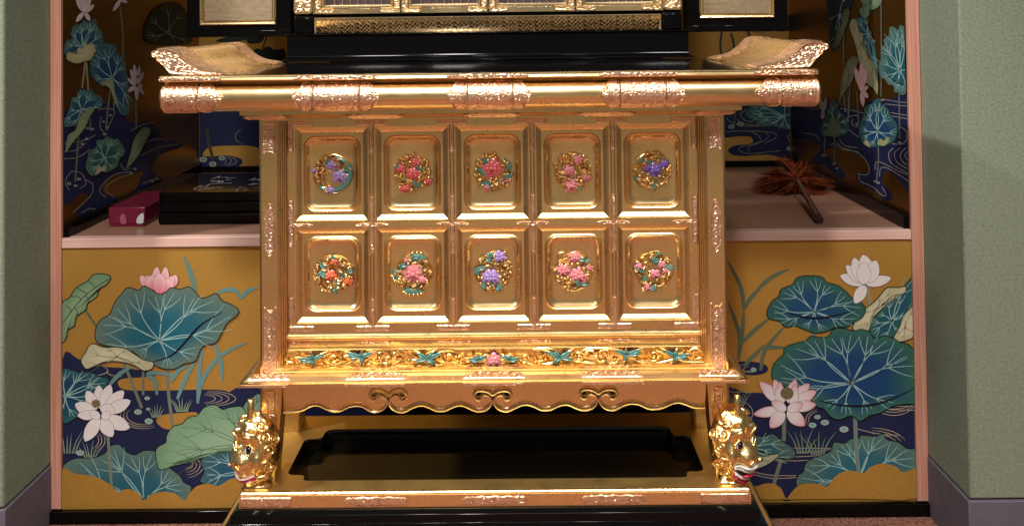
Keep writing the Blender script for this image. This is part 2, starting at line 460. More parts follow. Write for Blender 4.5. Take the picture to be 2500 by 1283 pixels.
# ---- left lower panel
def panel_front(name, label, xa, xb):
    return tag(MB().box(xa, xb, YA, YA + 0.012, 0.0265, ZS0 - 0.001).build(name, 'panelgold'), label, 'painted panel', 'painted gold panels')
pl = panel_front('painted_panel', 'gold panel with pink lotus above a large teal leaf, left below the shelf', XL + 0.0005, -0.0004)
p = Panel(pl, 'Y', YA, -1, crop(0, 580, 1.8257))
p.fill('painted_water', [(277, 540), (350, 540), (420, 560), (480, 575), (560, 580), (650, 592), (700, 600), (690, 615), (620, 622), (545, 628), (525, 650), (560, 676), (700, 680), (950, 675), (1030, 690), (1056, 716), (1040, 748), (990, 790), (1060, 830), (1072, 1100), (900, 1130), (700, 1100), (480, 1050), (330, 1010), (277, 1012)], NAVY, 4)
p.fill('painted_water', [(1000, 700), (1300, 690), (1700, 760), (2180, 740), (2180, 1080), (1600, 1110), (1000, 1100)], NAVY, 4)
p.fill('painted_island', [(697, 815), (720, 790), (800, 780), (880, 780), (860, 830), (800, 852), (730, 848)], OCHRE, m='panelgold')
p.swirl([(640, 790, 75 + 14 * i, 42 + 9 * i, 60, 215) for i in range(3)] + [(900, 716, 60 + 30 * i, 18 + 6 * i, -80, 80) for i in range(4)] +
        [(420, 590, 60, 22, -60, 110), (560, 600, 80, 18, 100, 200), (860, 1010, 30 + 14 * i, 20 + 12 * i, -80, 80) if False else (820, 1000, 40, 26, -70, 80)] +
        [(820, 1010, 40 + 16 * i, 22 + 12 * i, -80, 80) for i in range(4)] + [(380, 900, 60 + 14 * i, 46 + 8 * i, -40, 60) for i in range(3)])
p.strokes('painted_stem', [[(745, 575), (752, 700), (770, 838)]], 14, (112, 118, 104))
p.strokes('painted_stem', [[(550, 555), (590, 650), (632, 758)]], 13, (112, 118, 104))
p.strokes('painted_stem', [[(638, 585), (638, 700)]], 11, (112, 118, 104))
p.strokes('painted_stem', [[(380, 322), (428, 392)]], 12, (100, 104, 80))
p.pads([(615, 775, 17), (663, 816, 18), (656, 714, 12), (660, 762, 9), (358, 957, 18)])
p.reeds([[(872, 240), (850, 160), (818, 78)]], 22, (104, 132, 118))
p.reeds([[(968, 246), (1010, 232), (1050, 236), (1072, 276)], [(1072, 272), (1100, 240), (1150, 222)], [(882, 738), (888, 600), (905, 490)], [(958, 470), (985, 560), (992, 640)],
         [(880, 738), (905, 630), (985, 525), (1104, 464)], [(790, 718), (835, 610), (895, 505)], [(488, 655), (535, 605), (592, 572)], [(762, 640), (795, 590), (838, 570)], [(700, 700), (690, 640), (660, 606), (720, 604), (790, 620)]], 17, (100, 140, 138))
p.grass(700, 800, 6, 70); p.grass(815, 775, 7, 80); p.grass(305, 960, 7, 130); p.grass(405, 985, 6, 85)
p.leaf((290, 705), [(277, 600), (320, 590), (360, 602), (400, 598), (440, 618), (482, 630), (470, 660), (405, 720), (392, 762), (335, 802), (277, 812)], (24, 62, 92), (44, 92, 98), nv=9)
p.leaf((640, 1165), [(282, 1020), (330, 985), (390, 982), (430, 978), (470, 958), (490, 930), (530, 922), (560, 952), (600, 968), (640, 950), (690, 952), (712, 985), (760, 1030), (800, 1060), (818, 1090), (852, 1112), (820, 1168), (740, 1168), (640, 1172), (560, 1150), (500, 1140), (440, 1110), (370, 1075), (320, 1060)], (34, 92, 112), (92, 118, 106), nv=11)
p.leaf((1090, 1040), [(893, 1082), (912, 1040), (895, 1000), (920, 970), (1000, 945), (1100, 930), (1110, 1080), (980, 1108), (920, 1097)], (34, 84, 116), (62, 100, 104), nv=6)
p.leaf((1110, 770), [(1085, 770), (1092, 740), (1115, 722), (1160, 700), (1160, 830), (1090, 830)], (128, 160, 136), (112, 146, 122), nv=3, vein=(70, 98, 84))
p.leaf((1092, 920), [(698, 940), (740, 912), (745, 880), (772, 842), (812, 830), (840, 802), (880, 792), (912, 756), (960, 745), (990, 766), (1030, 756), (1090, 768), (1100, 930), (1000, 950), (930, 962), (860, 976), (800, 990), (752, 1020), (714, 1030), (700, 1000)], (150, 180, 146), (116, 150, 118), nv=9, vein=(70, 100, 76), vw=2.6, mid=0.3)
p.leaf((330, 330), [(276, 300), (310, 270), (340, 225), (390, 195), (420, 165), (470, 165), (492, 178), (470, 210), (440, 225), (430, 260), (390, 290), (380, 320), (340, 350), (330, 390), (300, 410), (295, 440), (276, 457)], (134, 160, 120), (108, 140, 106), nv=0)
p.strokes('painted_crease', [[(280, 380), (340, 300), (400, 240), (486, 182)], [(320, 262), (345, 262), (362, 275)], [(345, 222), (372, 240), (390, 248)], [(395, 195), (415, 210), (422, 225)], [(330, 310), (345, 330), (340, 348)], [(380, 258), (395, 275), (392, 290)], [(292, 300), (312, 318), (318, 334)]], 4, (54, 74, 56))
p.flower([(690, 232, 700, 130, 44), (733, 232, 738, 130, 40), (672, 228, 652, 168, 34), (660, 228, 628, 168, 34), (768, 220, 784, 165, 34), (752, 230, 768, 170, 36), (682, 235, 672, 168, 60), (740, 242, 752, 182, 60), (712, 252, 712, 158, 60)], (216, 96, 122), (246, 214, 212), edge=(150, 60, 70))
p.leaf((710, 457), [(545, 250), (570, 224), (620, 236), (642, 216), (680, 236), (700, 250), (735, 250), (762, 224), (800, 232), (840, 220), (862, 236), (895, 270), (930, 264), (962, 250), (990, 282), (1032, 300), (1062, 326), (1045, 352), (1010, 380), (985, 425), (960, 466), (915, 476), (890, 500), (870, 547), (820, 560), (776, 582), (722, 580), (680, 560), (640, 545), (600, 510), (545, 490), (480, 480), (438, 466), (425, 440), (430, 400), (450, 366), (485, 346), (500, 320), (515, 285)], (26, 96, 116), (98, 120, 106), nv=13, fold=[(680, 552), (770, 520), (860, 425), (900, 385), (990, 330)])
p.leaf((520, 530), [(363, 545), (380, 515), (408, 474), (450, 486), (480, 490), (520, 488), (560, 496), (600, 520), (640, 545), (682, 556), (675, 582), (640, 590), (610, 572), (560, 555), (500, 548), (440, 560), (392, 582), (374, 572)], (206, 200, 168), (186, 182, 146), nv=7, vein=(120, 116, 84), vw=2.4)
p.strokes('painted_stem', [[(480, 870), (488, 980), (497, 1110)]], 13, (116, 124, 110))
p.flower([(445, 760, 440, 656, 52), (455, 760, 492, 652, 54), (430, 765, 386, 680, 52), (470, 765, 552, 680, 58), (480, 775, 582, 724, 58), (425, 780, 334, 740, 60), (470, 800, 578, 848, 66), (450, 805, 502, 886, 62), (440, 800, 378, 906, 62), (425, 790, 345, 790, 44), (470, 790, 490, 740, 70), (445, 805, 400, 770, 40), (455, 805, 490, 775, 40)], (236, 226, 222), (226, 216, 222), pod=(428, 738, 20))
p.fill('painted_cloud', [(277, 1032), (330, 1048), (400, 1058), (460, 1078), (505, 1112), (524, 1134), (540, 1124), (580, 1118), (620, 1140), (640, 1170), (670, 1146), (720, 1130), (780, 1138), (822, 1168), (850, 1130), (880, 1104), (930, 1094), (975, 1104), (1030, 1072), (1100, 1070), (1200, 1100), (1200, 1212), (700, 1212), (277, 1212)], OCHRE, 3, m='panelgold')

# ---- right lower panel
pr = panel_front('painted_panel', 'gold panel with white lotus and large blue leaf, right below the shelf', 0.0004, XR - 0.0005)
p = Panel(pr, 'Y', YA, -1, crop(1700, 580, 1.825))
p.fill('painted_water', [(60, 668), (160, 668), (220, 690), (290, 690), (400, 720), (600, 760), (840, 745), (900, 738), (988, 735), (988, 1060), (700, 1100), (500, 1130), (400, 1172), (250, 1120), (60, 1120)], NAVY, 4)
p.fill('painted_water', [(140, 560), (200, 550), (280, 555), (318, 575), (310, 600), (260, 612), (180, 606), (140, 600)], NAVY, 4)
p.fill('painted_water', [(150, 690), (-300, 760), (-900, 740), (-920, 1080), (-300, 1110), (150, 1100)], NAVY, 4)
p.swirl([(215, 580, 40, 16, -30, 300), (240, 586, 30, 12, 20, 260), (180, 660, 90, 26, 20, 170), (140, 780, 112, 66, -70, 60)] + [(560, 810, 60 + 12 * i, 40 + 8 * i, 150, 250) for i in range(2)] +
        [(880, 700, 110, 62 + 14 * i, 20, 160) for i in range(3)] + [(780, 930, 120 + 20 * i, 60 + 12 * i, -90, -20) for i in range(3)] + [(420, 930 + 18 * i, 190, 26, 10, 170) for i in range(3)])
p.strokes('painted_ripple', [[(850, 748 + 16 * i), (988, 750 + 18 * i)] for i in range(2)] + [[(700, 846), (800, 870), (900, 880)], [(250, 1040), (330, 1056), (445, 1058)], [(250, 1052), (340, 1070), (445, 1066)], [(430, 935), (610, 938)]], 3, (176, 158, 130))
p.pads([(255, 587, 13), (540, 797, 14), (573, 822, 18), (518, 834, 17), (658, 852, 20)])
p.reeds([[(186, 545), (205, 420), (212, 320)], [(212, 320), (198, 220), (138, 100)], [(212, 318), (250, 260), (300, 210)], [(270, 235), (330, 180), (415, 138)], [(192, 500), (190, 420), (142, 285)], [(200, 470), (262, 410), (330, 356)], [(286, 590), (310, 495), (400, 388)], [(210, 572), (262, 520), (306, 476)], [(306, 490), (340, 488), (395, 488)]], 17, (98, 108, 84))
p.grass(190, 750, 7, 80); p.grass(480, 960, 5, 110); p.grass(545, 965, 6, 110)
p.strokes('painted_stem', [[(392, 790), (390, 905)]], 17, (112, 118, 104))
p.strokes('painted_stem', [[(378, 985), (346, 1095)]], 17, (112, 118, 104))
p.strokes('painted_stem', [[(522, 410), (522, 450)]], 12, (112, 118, 104))
p.strokes('painted_stem', [[(760, 200), (775, 310)]], 14, (150, 146, 120))
p.leaf((240, 940), [(200, 880), (240, 878), (300, 886), (340, 874), (380, 905), (430, 938), (438, 972), (402, 986), (360, 962), (300, 972), (220, 965)], (46, 92, 100), (80, 108, 96), nv=6)
p.leaf((290, 990), [(200, 985), (240, 960), (270, 966), (300, 974), (368, 962), (330, 1000), (255, 1036), (225, 1064)], (176, 174, 148), (160, 160, 132), nv=4, vein=(90, 92, 72))
p.leaf((730, 1060), [(450, 1102), (455, 1060), (480, 1040), (492, 1000), (550, 972), (600, 950), (615, 912), (660, 916), (690, 896), (720, 896), (740, 880), (800, 886), (830, 874), (850, 900), (900, 912), (940, 940), (988, 950), (988, 1060), (900, 1080), (780, 1080), (700, 1090), (600, 1110), (520, 1120)], (36, 96, 112), (88, 114, 102), nv=12)
p.strokes('painted_stem', [[(708, 800), (712, 920), (724, 1045)]], 18, (112, 128, 118))
p.leaf((872, 370), [(768, 398), (780, 350), (820, 330), (850, 280), (900, 250), (930, 215), (978, 176), (984, 300), (950, 330), (910, 370), (890, 430), (830, 452), (790, 440)], (30, 84, 104), (50, 100, 88), nv=10)
p.leaf((800, 320), [(698, 397), (740, 330), (790, 290), (820, 258), (850, 225), (900, 224), (932, 218), (926, 246), (870, 256), (840, 302), (800, 340), (776, 372), (766, 412), (726, 417)], (212, 204, 172), (188, 182, 146), nv=7, vein=(120, 114, 84), vw=2.4)
p.leaf((930, 400), [(878, 456), (905, 400), (930, 340), (982, 306), (986, 420), (930, 457)], (212, 204, 172), (188, 182, 146), nv=5, vein=(120, 114, 84), vw=2.4)
p.leaf((525, 330), [(316, 335), (335, 290), (370, 260), (380, 230), (430, 210), (450, 180), (500, 171), (560, 177), (580, 200), (630, 214), (665, 240), (690, 266), (740, 295), (752, 326), (735, 356), (700, 376), (670, 396), (620, 396), (580, 416), (530, 422), (480, 406), (440, 390), (400, 396), (370, 370), (330, 360)], (26, 74, 112), (50, 100, 88), nv=13, fold=[(400, 330), (480, 354), (570, 356), (690, 328)])
p.flower([(745, 205, 640, 168, 52), (755, 205, 868, 180, 50), (735, 200, 668, 122, 48), (735, 200, 702, 88, 56), (775, 195, 742, 75, 70), (770, 200, 800, 100, 64), (745, 208, 748, 108, 66), (752, 212, 706, 292, 54)], (234, 224, 222), (232, 222, 222))
p.leaf((692, 648), [(338, 600), (350, 560), (390, 520), (396, 490), (450, 470), (490, 460), (512, 440), (550, 446), (590, 440), (610, 410), (650, 404), (700, 416), (732, 409), (770, 420), (792, 450), (840, 439), (880, 450), (905, 466), (942, 475), (975, 505), (988, 522), (988, 720), (940, 737), (880, 745), (820, 777), (770, 790), (730, 814), (690, 790), (640, 807), (600, 795), (570, 760), (540, 750), (500, 705), (440, 692), (390, 657), (345, 632)], (22, 66, 112), (54, 104, 88), nv=15, vw=4, fold=[(540, 722), (640, 745), (760, 747), (860, 722), (988, 662)], mid=0.5)
p.flower([(385, 740, 280, 640, 56), (390, 735, 346, 630, 52), (410, 735, 442, 630, 50), (420, 735, 504, 648, 52), (425, 745, 535, 680, 54), (430, 755, 534, 742, 52), (375, 765, 255, 786, 48), (390, 770, 330, 846, 62), (405, 770, 484, 836, 62), (372, 760, 372, 640, 46), (430, 755, 440, 650, 44), (400, 768, 335, 728, 46), (405, 768, 475, 738, 46)], (238, 226, 226), (216, 96, 124), pod=(404, 692, 30), edge=(130, 60, 70), g=3.2)
p.fill('painted_cloud', [(200, 1100), (270, 1104), (300, 1094), (345, 1094), (380, 1118), (400, 1160), (425, 1130), (460, 1100), (510, 1092), (560, 1100), (584, 1108), (610, 1070), (650, 1042), (700, 1036), (742, 1048), (775, 1020), (830, 1004), (890, 1018), (922, 1042), (988, 1034), (988, 1158), (700, 1160), (200, 1160)], OCHRE, 3, m='panelgold')

# ---- alcove side and back walls
def wall_panel(name, label, box_, m='panelgold_shaded'):
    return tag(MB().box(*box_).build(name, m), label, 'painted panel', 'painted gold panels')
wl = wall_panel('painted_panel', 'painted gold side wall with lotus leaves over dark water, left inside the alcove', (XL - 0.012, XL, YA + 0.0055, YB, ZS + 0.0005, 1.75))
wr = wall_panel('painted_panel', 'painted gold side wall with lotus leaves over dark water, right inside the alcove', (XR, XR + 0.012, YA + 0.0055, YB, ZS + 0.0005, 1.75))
wb = wall_panel('painted_panel', 'painted gold back wall of the alcove behind the black cabinet', (XL - 0.012, XR + 0.012, YB, YB + 0.012, ZS0, 1.75), 'panelgold')
for nm, bx_ in (('baseboard', (XL + 0.0005, XL + 0.012, YA + 0.006, YB - 0.013, ZS, ZS + 0.03)), ('baseboard', (XR - 0.012, XR - 0.0005, YA + 0.006, YB - 0.013, ZS, ZS + 0.03)),
                ('baseboard', (XL + 0.0005, XR - 0.0005, YB - 0.0125, YB - 0.001, ZS, ZS + 0.018))):
    struct(MB().box(*bx_).build(nm, 'black', bevel=0.001))
GRN = (120, 150, 110)
p = Panel(wl, 'X', XL, 1, crop(0, 0, 2.004))
p.fill('painted_water', [(306, 570), (400, 530), (480, 508), (570, 512), (640, 600), (740, 596), (800, 676), (890, 700), (880, 722), (780, 762), (745, 830), (790, 872), (766, 912), (690, 952), (664, 930), (700, 840), (640, 850), (560, 862), (505, 905), (515, 950), (570, 960), (560, 1002), (440, 1034), (395, 1064), (378, 1040), (428, 965), (395, 946), (306, 985)], NAVY, 4)
p.strokes('painted_ripple', [[(312, 700), (400, 690), (470, 660)], [(312, 740), (370, 735), (420, 700)], [(312, 776), (380, 770), (440, 730)], [(340, 930), (320, 890), (350, 840), (400, 850), (420, 900), (390, 920)], [(355, 1040), (440, 960), (455, 905), (420, 880)], [(640, 840), (560, 855), (500, 905), (490, 940), (520, 965)], [(650, 850), (580, 872), (520, 912), (530, 945), (560, 965)],
                             [(400, 1040), (440, 1020), (500, 1025), (560, 990)], [(480, 540), (520, 530), (560, 545), (540, 600), (520, 640)], [(510, 650), (490, 620), (495, 570)], [(640, 640), (700, 610), (760, 600)], [(660, 720), (760, 680), (820, 690)], [(690, 760), (780, 720), (880, 705)], [(700, 900), (740, 880), (780, 880)], [(590, 800), (610, 830), (640, 820)]], 4, (140, 130, 120))
p.strokes('painted_stem', [[(585, 20), (600, 150), (602, 285)]], 8, (112, 110, 86))
p.strokes('painted_stem', [[(418, 300), (402, 430)]], 9, (140, 142, 108)); p.strokes('painted_stem', [[(422, 300), (432, 440)]], 9, (140, 142, 108))
p.strokes('painted_stem', [[(540, 440), (528, 530), (520, 632)]], 9, (106, 110, 96)); p.strokes('painted_stem', [[(662, 450), (668, 630)]], 8, (106, 110, 96))
p.strokes('painted_stem', [[(386, 650), (376, 780), (368, 890)]], 9, (106, 110, 96)); p.strokes('painted_stem', [[(440, 540), (442, 640)]], 8, (106, 110, 96)); p.strokes('painted_stem', [[(774, 670), (770, 860)]], 5, (90, 96, 90))
p.pads([(428, 627, 8), (452, 632, 8), (525, 624, 8), (512, 656, 9), (508, 596, 7), (540, 565, 7), (425, 680, 9), (402, 704, 8), (338, 898, 10), (370, 908, 9), (386, 876, 10), (642, 848, 8), (660, 826, 8), (746, 886, 8), (768, 872, 8)], (120, 130, 124))
p.T = crop(140, 0, 4.276)
p.leaf((265, 500), [(150, 330), (155, 290), (195, 260), (240, 260), (270, 212), (310, 226), (350, 226), (380, 195), (412, 232), (420, 300), (462, 330), (476, 430), (425, 520), (300, 560), (180, 570), (110, 590), (66, 545), (70, 500), (100, 420), (145, 410)], (30, 74, 98), (70, 104, 104), nv=11, vw=7, dark=False)
p.leaf((280, 550), [(95, 610), (120, 545), (180, 566), (222, 500), (265, 512), (286, 435), (310, 462), (380, 460), (390, 512), (417, 526), (380, 560), (370, 620), (300, 636), (210, 662), (140, 646)], (196, 188, 146), (176, 168, 124), nv=0, dark=False)
p.leaf((575, 815), [(340, 670), (360, 600), (400, 560), (410, 500), (480, 450), (550, 460), (610, 480), (620, 550), (680, 600), (712, 660), (716, 760), (740, 830), (742, 970), (757, 1060), (750, 1180), (690, 1206), (640, 1160), (610, 1000), (560, 860), (480, 902), (430, 880), (390, 822), (355, 790)], (26, 66, 104), (62, 100, 104), nv=11, vw=7, dark=False)
p.leaf((560, 890), [(470, 880), (490, 846), (560, 824), (590, 880), (600, 960), (632, 1060), (632, 1130), (590, 1050), (560, 950), (520, 902)], (150, 160, 122), (134, 146, 108), nv=0, dark=False)
p.leaf((250, 1150), [(95, 1210), (130, 1120), (155, 1020), (205, 1010), (240, 930), (300, 946), (350, 930), (400, 990), (462, 1010), (472, 1100), (400, 1135), (330, 1120), (270, 1200), (180, 1300), (100, 1330), (60, 1300)], (28, 78, 104), (64, 106, 106), nv=10, vw=7, dark=False)
p.flower([(280, 130, 195, -20, 60), (285, 130, 250, -60, 60), (290, 130, 320, -60, 66), (300, 130, 385, 50, 46), (285, 130, 350, -20, 50), (275, 130, 195, 232, 54), (290, 130, 340, 222, 48), (285, 135, 285, 0, 74)], (226, 210, 208), (222, 190, 192))
p.flower([(660, 0, 580, 122, 48), (660, 0, 735, 30, 40), (660, 0, 600, -60, 50), (665, 0, 700, -60, 50)], (226, 210, 208), (200, 150, 156))
p.flower([(825, 880, 760, 720, 50), (830, 880, 800, 670, 48), (830, 880, 860, 680, 44), (835, 880, 900, 750, 50), (820, 890, 735, 820, 48), (820, 900, 738, 955, 54), (840, 900, 890, 900, 54), (825, 900, 830, 1050, 46), (840, 905, 905, 990, 40)], (206, 186, 186), (196, 178, 182), pod=(842, 800, 16))
p.T = crop(140, 280, 3.888)
p.leaf((450, 410), [(268, 485), (285, 420), (300, 350), (365, 310), (375, 242), (440, 236), (470, 205), (530, 236), (570, 226), (602, 270), (640, 330), (630, 380), (590, 420), (570, 490), (510, 530), (460, 548), (430, 500), (370, 560), (330, 582), (285, 540)], (44, 92, 88), (84, 112, 92), nv=11, vw=6, dark=False)
p.leaf((410, 525), [(358, 575), (380, 500), (400, 485), (420, 500), (448, 478), (458, 540), (420, 536)], (188, 176, 146), (176, 160, 130), nv=0, dark=False)
p.leaf((765, 300), [(655, 508), (700, 340), (730, 230), (800, 132), (850, 120), (882, 160), (830, 270), (780, 370), (720, 450)], (128, 146, 112), (110, 128, 98), nv=0, dark=False)
p.leaf((190, 170), [(78, 362), (100, 200), (170, 150), (200, 50), (250, -20), (330, -70), (350, -40), (310, 10), (270, 110), (210, 190), (140, 270)], (142, 158, 118), (122, 142, 104), nv=0, dark=False)
p.T = crop(340, 100, 1.0)
p.leaf((70, -20), [(18, -40), (40, -80), (90, -95), (120, -60), (130, 0), (90, 10), (40, 8), (14, -6)], (28, 50, 46), (36, 56, 48), nv=7, vw=1.6, dark=False)

p = Panel(wr, 'X', XR, -1, crop(1760, 240, 3.564))
p.fill('painted_water', [(620, 60), (750, 90), (850, 100), (1000, 60), (1240, 110), (1300, 20), (1500, 10), (1662, -40), (1662, 775), (1560, 722), (1490, 652), (1430, 640), (1405, 720), (1492, 840), (1470, 892), (1400, 872), (1340, 812), (1222, 752), (1178, 692), (1195, 642), (1270, 650), (1282, 580), (1200, 500), (1050, 440), (950, 430), (905, 470), (1020, 590), (1080, 650), (1060, 702), (980, 662), (900, 582), (820, 572), (790, 520), (840, 482), (870, 420), (750, 350), (620, 335)], NAVY, 4)
p.strokes('painted_ripple', [[(950, 410), (990, 395), (1050, 440), (1180, 470), (1260, 540), (1290, 620), (1270, 665), (1190, 655)], [(1030, 350), (1080, 410), (1190, 430)], [(1010, 380), (1060, 430), (1200, 470)], [(1200, 660), (1215, 720), (1320, 770), (1400, 840), (1440, 840), (1400, 770)], [(1660, 670), (1560, 640), (1400, 560), (1350, 560), (1340, 620)], [(1660, 740), (1540, 660), (1440, 605), (1390, 610), (1380, 680)],
                             [(1500, 430), (1460, 480), (1480, 560), (1570, 620), (1655, 660)], [(1560, 430), (1510, 480), (1530, 550), (1600, 600), (1655, 620)], [(1610, 430), (1560, 490), (1590, 560), (1655, 590)], [(1655, 440), (1600, 500), (1655, 560)], [(1655, 460), (1635, 500), (1655, 530)], [(1420, 10), (1540, 30), (1655, 40)], [(1430, 50), (1655, 72)], [(1480, 125), (1655, 155)], [(1490, 155), (1655, 185)], [(1560, 250), (1615, 290), (1610, 370), (1560, 400), (1490, 395)],
                             [(1040, 90), (1120, 100), (1240, 130)], [(1120, 160), (1180, 150), (1200, 200), (1180, 250), (1140, 220), (1150, 180)], [(1100, 160), (1110, 260), (1200, 340)], [(700, 300), (820, 320), (860, 370)]], 6, (150, 142, 128))
for l in ([(1550, -60), (1552, 120), (1556, 350)], [(1370, 410), (1370, 540), (1356, 710)], [(988, 330), (988, 560)], [(905, 340), (900, 480)], [(1185, -40), (1200, 240)], [(1110, -20), (1108, 190)], [(1070, -20), (1082, 120)]):
    p.strokes('painted_stem', [l], 10, (108, 114, 104))
p.pads([(1345, 722, 16), (1370, 735, 14), (1405, 14, 14), (1100, 195, 13), (1082, 112, 10), (1180, 225, 11), (1555, 385, 14), (885, 495, 12), (908, 495, 12), (985, 570, 14), (1010, 610, 12)], (120, 130, 124))
p.leaf((1360, 290), [(1200, 300), (1215, 220), (1240, 140), (1260, 72), (1310, 50), (1345, 12), (1380, 5), (1402, 60), (1442, 82), (1480, 150), (1540, 250), (1530, 330), (1480, 390), (1410, 412), (1340, 422), (1280, 420), (1230, 382)], (24, 66, 110), (56, 100, 96), nv=12, vw=6, dark=False)
p.leaf((1265, 390), [(1235, 385), (1255, 375), (1275, 365), (1300, 425), (1262, 410)], (170, 170, 120), (150, 154, 110), nv=0, dark=False)
p.leaf((1410, 380), [(1360, 395), (1390, 350), (1420, 370), (1452, 332), (1462, 372), (1420, 415)], (170, 170, 120), (150, 154, 110), nv=0, dark=False)
p.leaf((985, 230), [(868, 300), (890, 200), (930, 100), (960, 20), (1000, 20), (1030, 100), (1070, 150), (1110, 220), (1112, 290), (1040, 332), (960, 332), (900, 330)], (40, 70, 76), (52, 84, 82), nv=8, vw=5, dark=False)
p.leaf((980, 260), [(915, 310), (930, 230), (955, 170), (1000, 175), (1040, 250), (1050, 290), (1000, 338), (960, 330)], (112, 130, 96), (96, 114, 84), nv=0, dark=False)
p.T = crop(1900, 0, 4.008)
for l in ([(1005, 20), (1008, 500), (1005, 950)], [(640, 300), (640, 640)], [(700, 820), (690, 1160)], [(645, 930), (655, 1090)], [(770, 890), (785, 1220)]):
    p.strokes('painted_stem', [l], 11, (110, 112, 98))
p.leaf((600, 150), [(490, -60), (730, -60), (720, 40), (690, 110), (650, 160), (620, 250), (580, 300), (560, 420), (530, 505), (500, 400), (495, 200)], (26, 40, 60), (40, 56, 62), nv=6, vw=4, dark=False)
p.leaf((620, 300), [(545, 490), (575, 300), (620, 240), (650, 100), (698, 110), (680, 220), (640, 330), (600, 430)], (104, 110, 84), (86, 94, 72), nv=0, dark=False)
p.leaf((900, 20), [(800, -60), (830, 60), (796, 92), (810, 150), (850, 182), (892, 150), (890, 110), (960, 82), (1005, 30), (1012, -60)], (128, 152, 122), (108, 136, 108), nv=5, vein=(70, 96, 76), vw=4, dark=False)
p.leaf((880, 330), [(748, 190), (790, 180), (830, 165), (862, 200), (880, 280), (912, 312), (916, 380), (942, 440), (962, 560), (972, 800), (920, 720), (880, 520), (820, 420), (780, 330)], (38, 84, 98), (62, 104, 104), nv=9, vw=5, dark=False)
p.leaf((810, 420), [(698, 262), (735, 185), (775, 240), (786, 322), (822, 330), (830, 440), (866, 482), (882, 570), (932, 612), (946, 740), (976, 812), (970, 925), (930, 862), (868, 812), (800, 640), (760, 450)], (176, 170, 132), (152, 148, 112), nv=7, vein=(112, 106, 78), vw=4, dark=False)
p.leaf((690, 740), [(598, 992), (610, 860), (640, 700), (680, 600), (740, 555), (782, 580), (760, 680), (720, 800), (640, 922)], (130, 128, 100), (108, 108, 84), nv=5, vein=(72, 72, 54), vw=4, dark=False)
p.leaf((1192, 690), [(985, 640), (1010, 560), (1005, 480), (1040, 440), (1030, 390), (1080, 350), (1090, 270), (1140, 270), (1170, 296), (1190, 250), (1225, 260), (1262, 270), (1286, 370), (1296, 600), (1296, 830), (1250, 912), (1210, 932), (1180, 906), (1140, 902), (1125, 832), (1080, 830), (1040, 772), (1000, 742)], (28, 92, 108), (88, 122, 112), nv=13, vw=7, fold=[(1050, 700), (1110, 770), (1190, 822), (1292, 828)], dark=False)
p.flower([(815, 870, 750, 660, 60), (820, 870, 815, 610, 62), (825, 870, 862, 660, 50), (815, 880, 780, 720, 60), (820, 900, 880, 840, 44), (815, 890, 832, 1045, 46), (825, 895, 880, 960, 48), (815, 895, 815, 760, 64)], (232, 196, 196), (220, 160, 166))
p.flower([(440, 1090, 410, 960, 50), (445, 1090, 470, 950, 44), (440, 1080, 430, 1170, 44)], (170, 150, 150), (150, 130, 132))

p = Panel(wb, 'Y', YB, -1, crop(1760, 240, 3.564))
p.fill('painted_water', [(-160, 40), (200, 30), (640, 40), (640, 492), (400, 490), (200, 502), (100, 492), (62, 450), (120, 412), (260, 392), (272, 350), (200, 330), (-160, 328)], NAVY, 4)
p.strokes('painted_ripple', [[(40, 292), (240, 285), (330, 330), (330, 380), (180, 420), (170, 460), (260, 480), (520, 455)], [(250, 285), (380, 290), (410, 340), (330, 390), (240, 420), (250, 465)], [(310, 285), (460, 300), (475, 345), (380, 390)], [(230, 95), (170, 140), (210, 190), (280, 205)], [(140, 180), (200, 220), (380, 240)], [(50, 170), (90, 210), (200, 240), (420, 238)], [(610, 310), (580, 340), (610, 390)]], 5, (150, 146, 120))
p.strokes('painted_stem', [[(125, 90), (115, 230)]], 18, (70, 86, 84))
p.leaf((550, 155), [(212, 130), (250, 92), (270, 40), (400, 10), (650, 20), (650, 250), (560, 266), (480, 250), (420, 230), (350, 232), (290, 192), (240, 172)], (28, 76, 92), (56, 102, 88), nv=12, vw=5)
p.pads([(92, 246, 27), (170, 224, 28), (597, 438, 25)], (96, 132, 128))
p.T = crop(140, 280, 3.888)
p.fill('painted_water', [(1100, 40), (1400, -40), (1960, -40), (1960, 292), (1800, 292), (1490, 300), (1400, 340), (1388, 392), (1500, 392), (1650, 390), (1756, 430), (1722, 490), (1600, 510), (1420, 510), (1260, 482), (1200, 420), (1230, 330)], NAVY, 4)
p.swirl([(1560, 440, 40 + 50 * i, 36 + 6 * i, -70, 70) for i in range(3)] + [(1820, 210, 130, 80, 110, 240)], 6, (130, 126, 112))
p.strokes('painted_stem', [[(1420, 140), (1440, 280), (1480, 425)]], 30, (66, 60, 44))
p.pads([(1385, 425, 34), (1475, 468, 34), (1560, 412, 30)], (110, 124, 116))
p.T = crop(440, 0, 6.413)
p.leaf((1350, 900), [(960, 900), (1060, 880), (1080, 820), (1150, 790), (1220, 764), (1280, 790), (1340, 742), (1400, 738), (1450, 780), (1560, 780), (1620, 765), (1660, 900), (1640, 1100), (1300, 1160), (1000, 1100)], (34, 44, 40), (26, 34, 30), nv=7, vein=(52, 62, 56), vw=4)
p.leaf((1100, 600), [(560, 640), (800, 560), (900, 480), (1290, 500), (1296, 620), (1240, 672), (1160, 682), (1070, 676), (1020, 622), (900, 650), (700, 660)], (38, 48, 44), (28, 36, 32), nv=5, vein=(52, 62, 56), vw=4)
p.strokes('painted_stem', [[(1370, 540), (1280, 780)]], 22, (40, 26, 18))
p.T = crop(1250, 0, 3.086)
p.leaf((1600, 180), [(1450, 240), (1480, 170), (1620, 120), (1820, 130), (1900, 200), (1980, 230), (2100, 220), (2100, 120), (1700, 60), (1440, 120)], (36, 58, 66), (30, 46, 44), nv=6, vein=(80, 110, 112), vw=4)
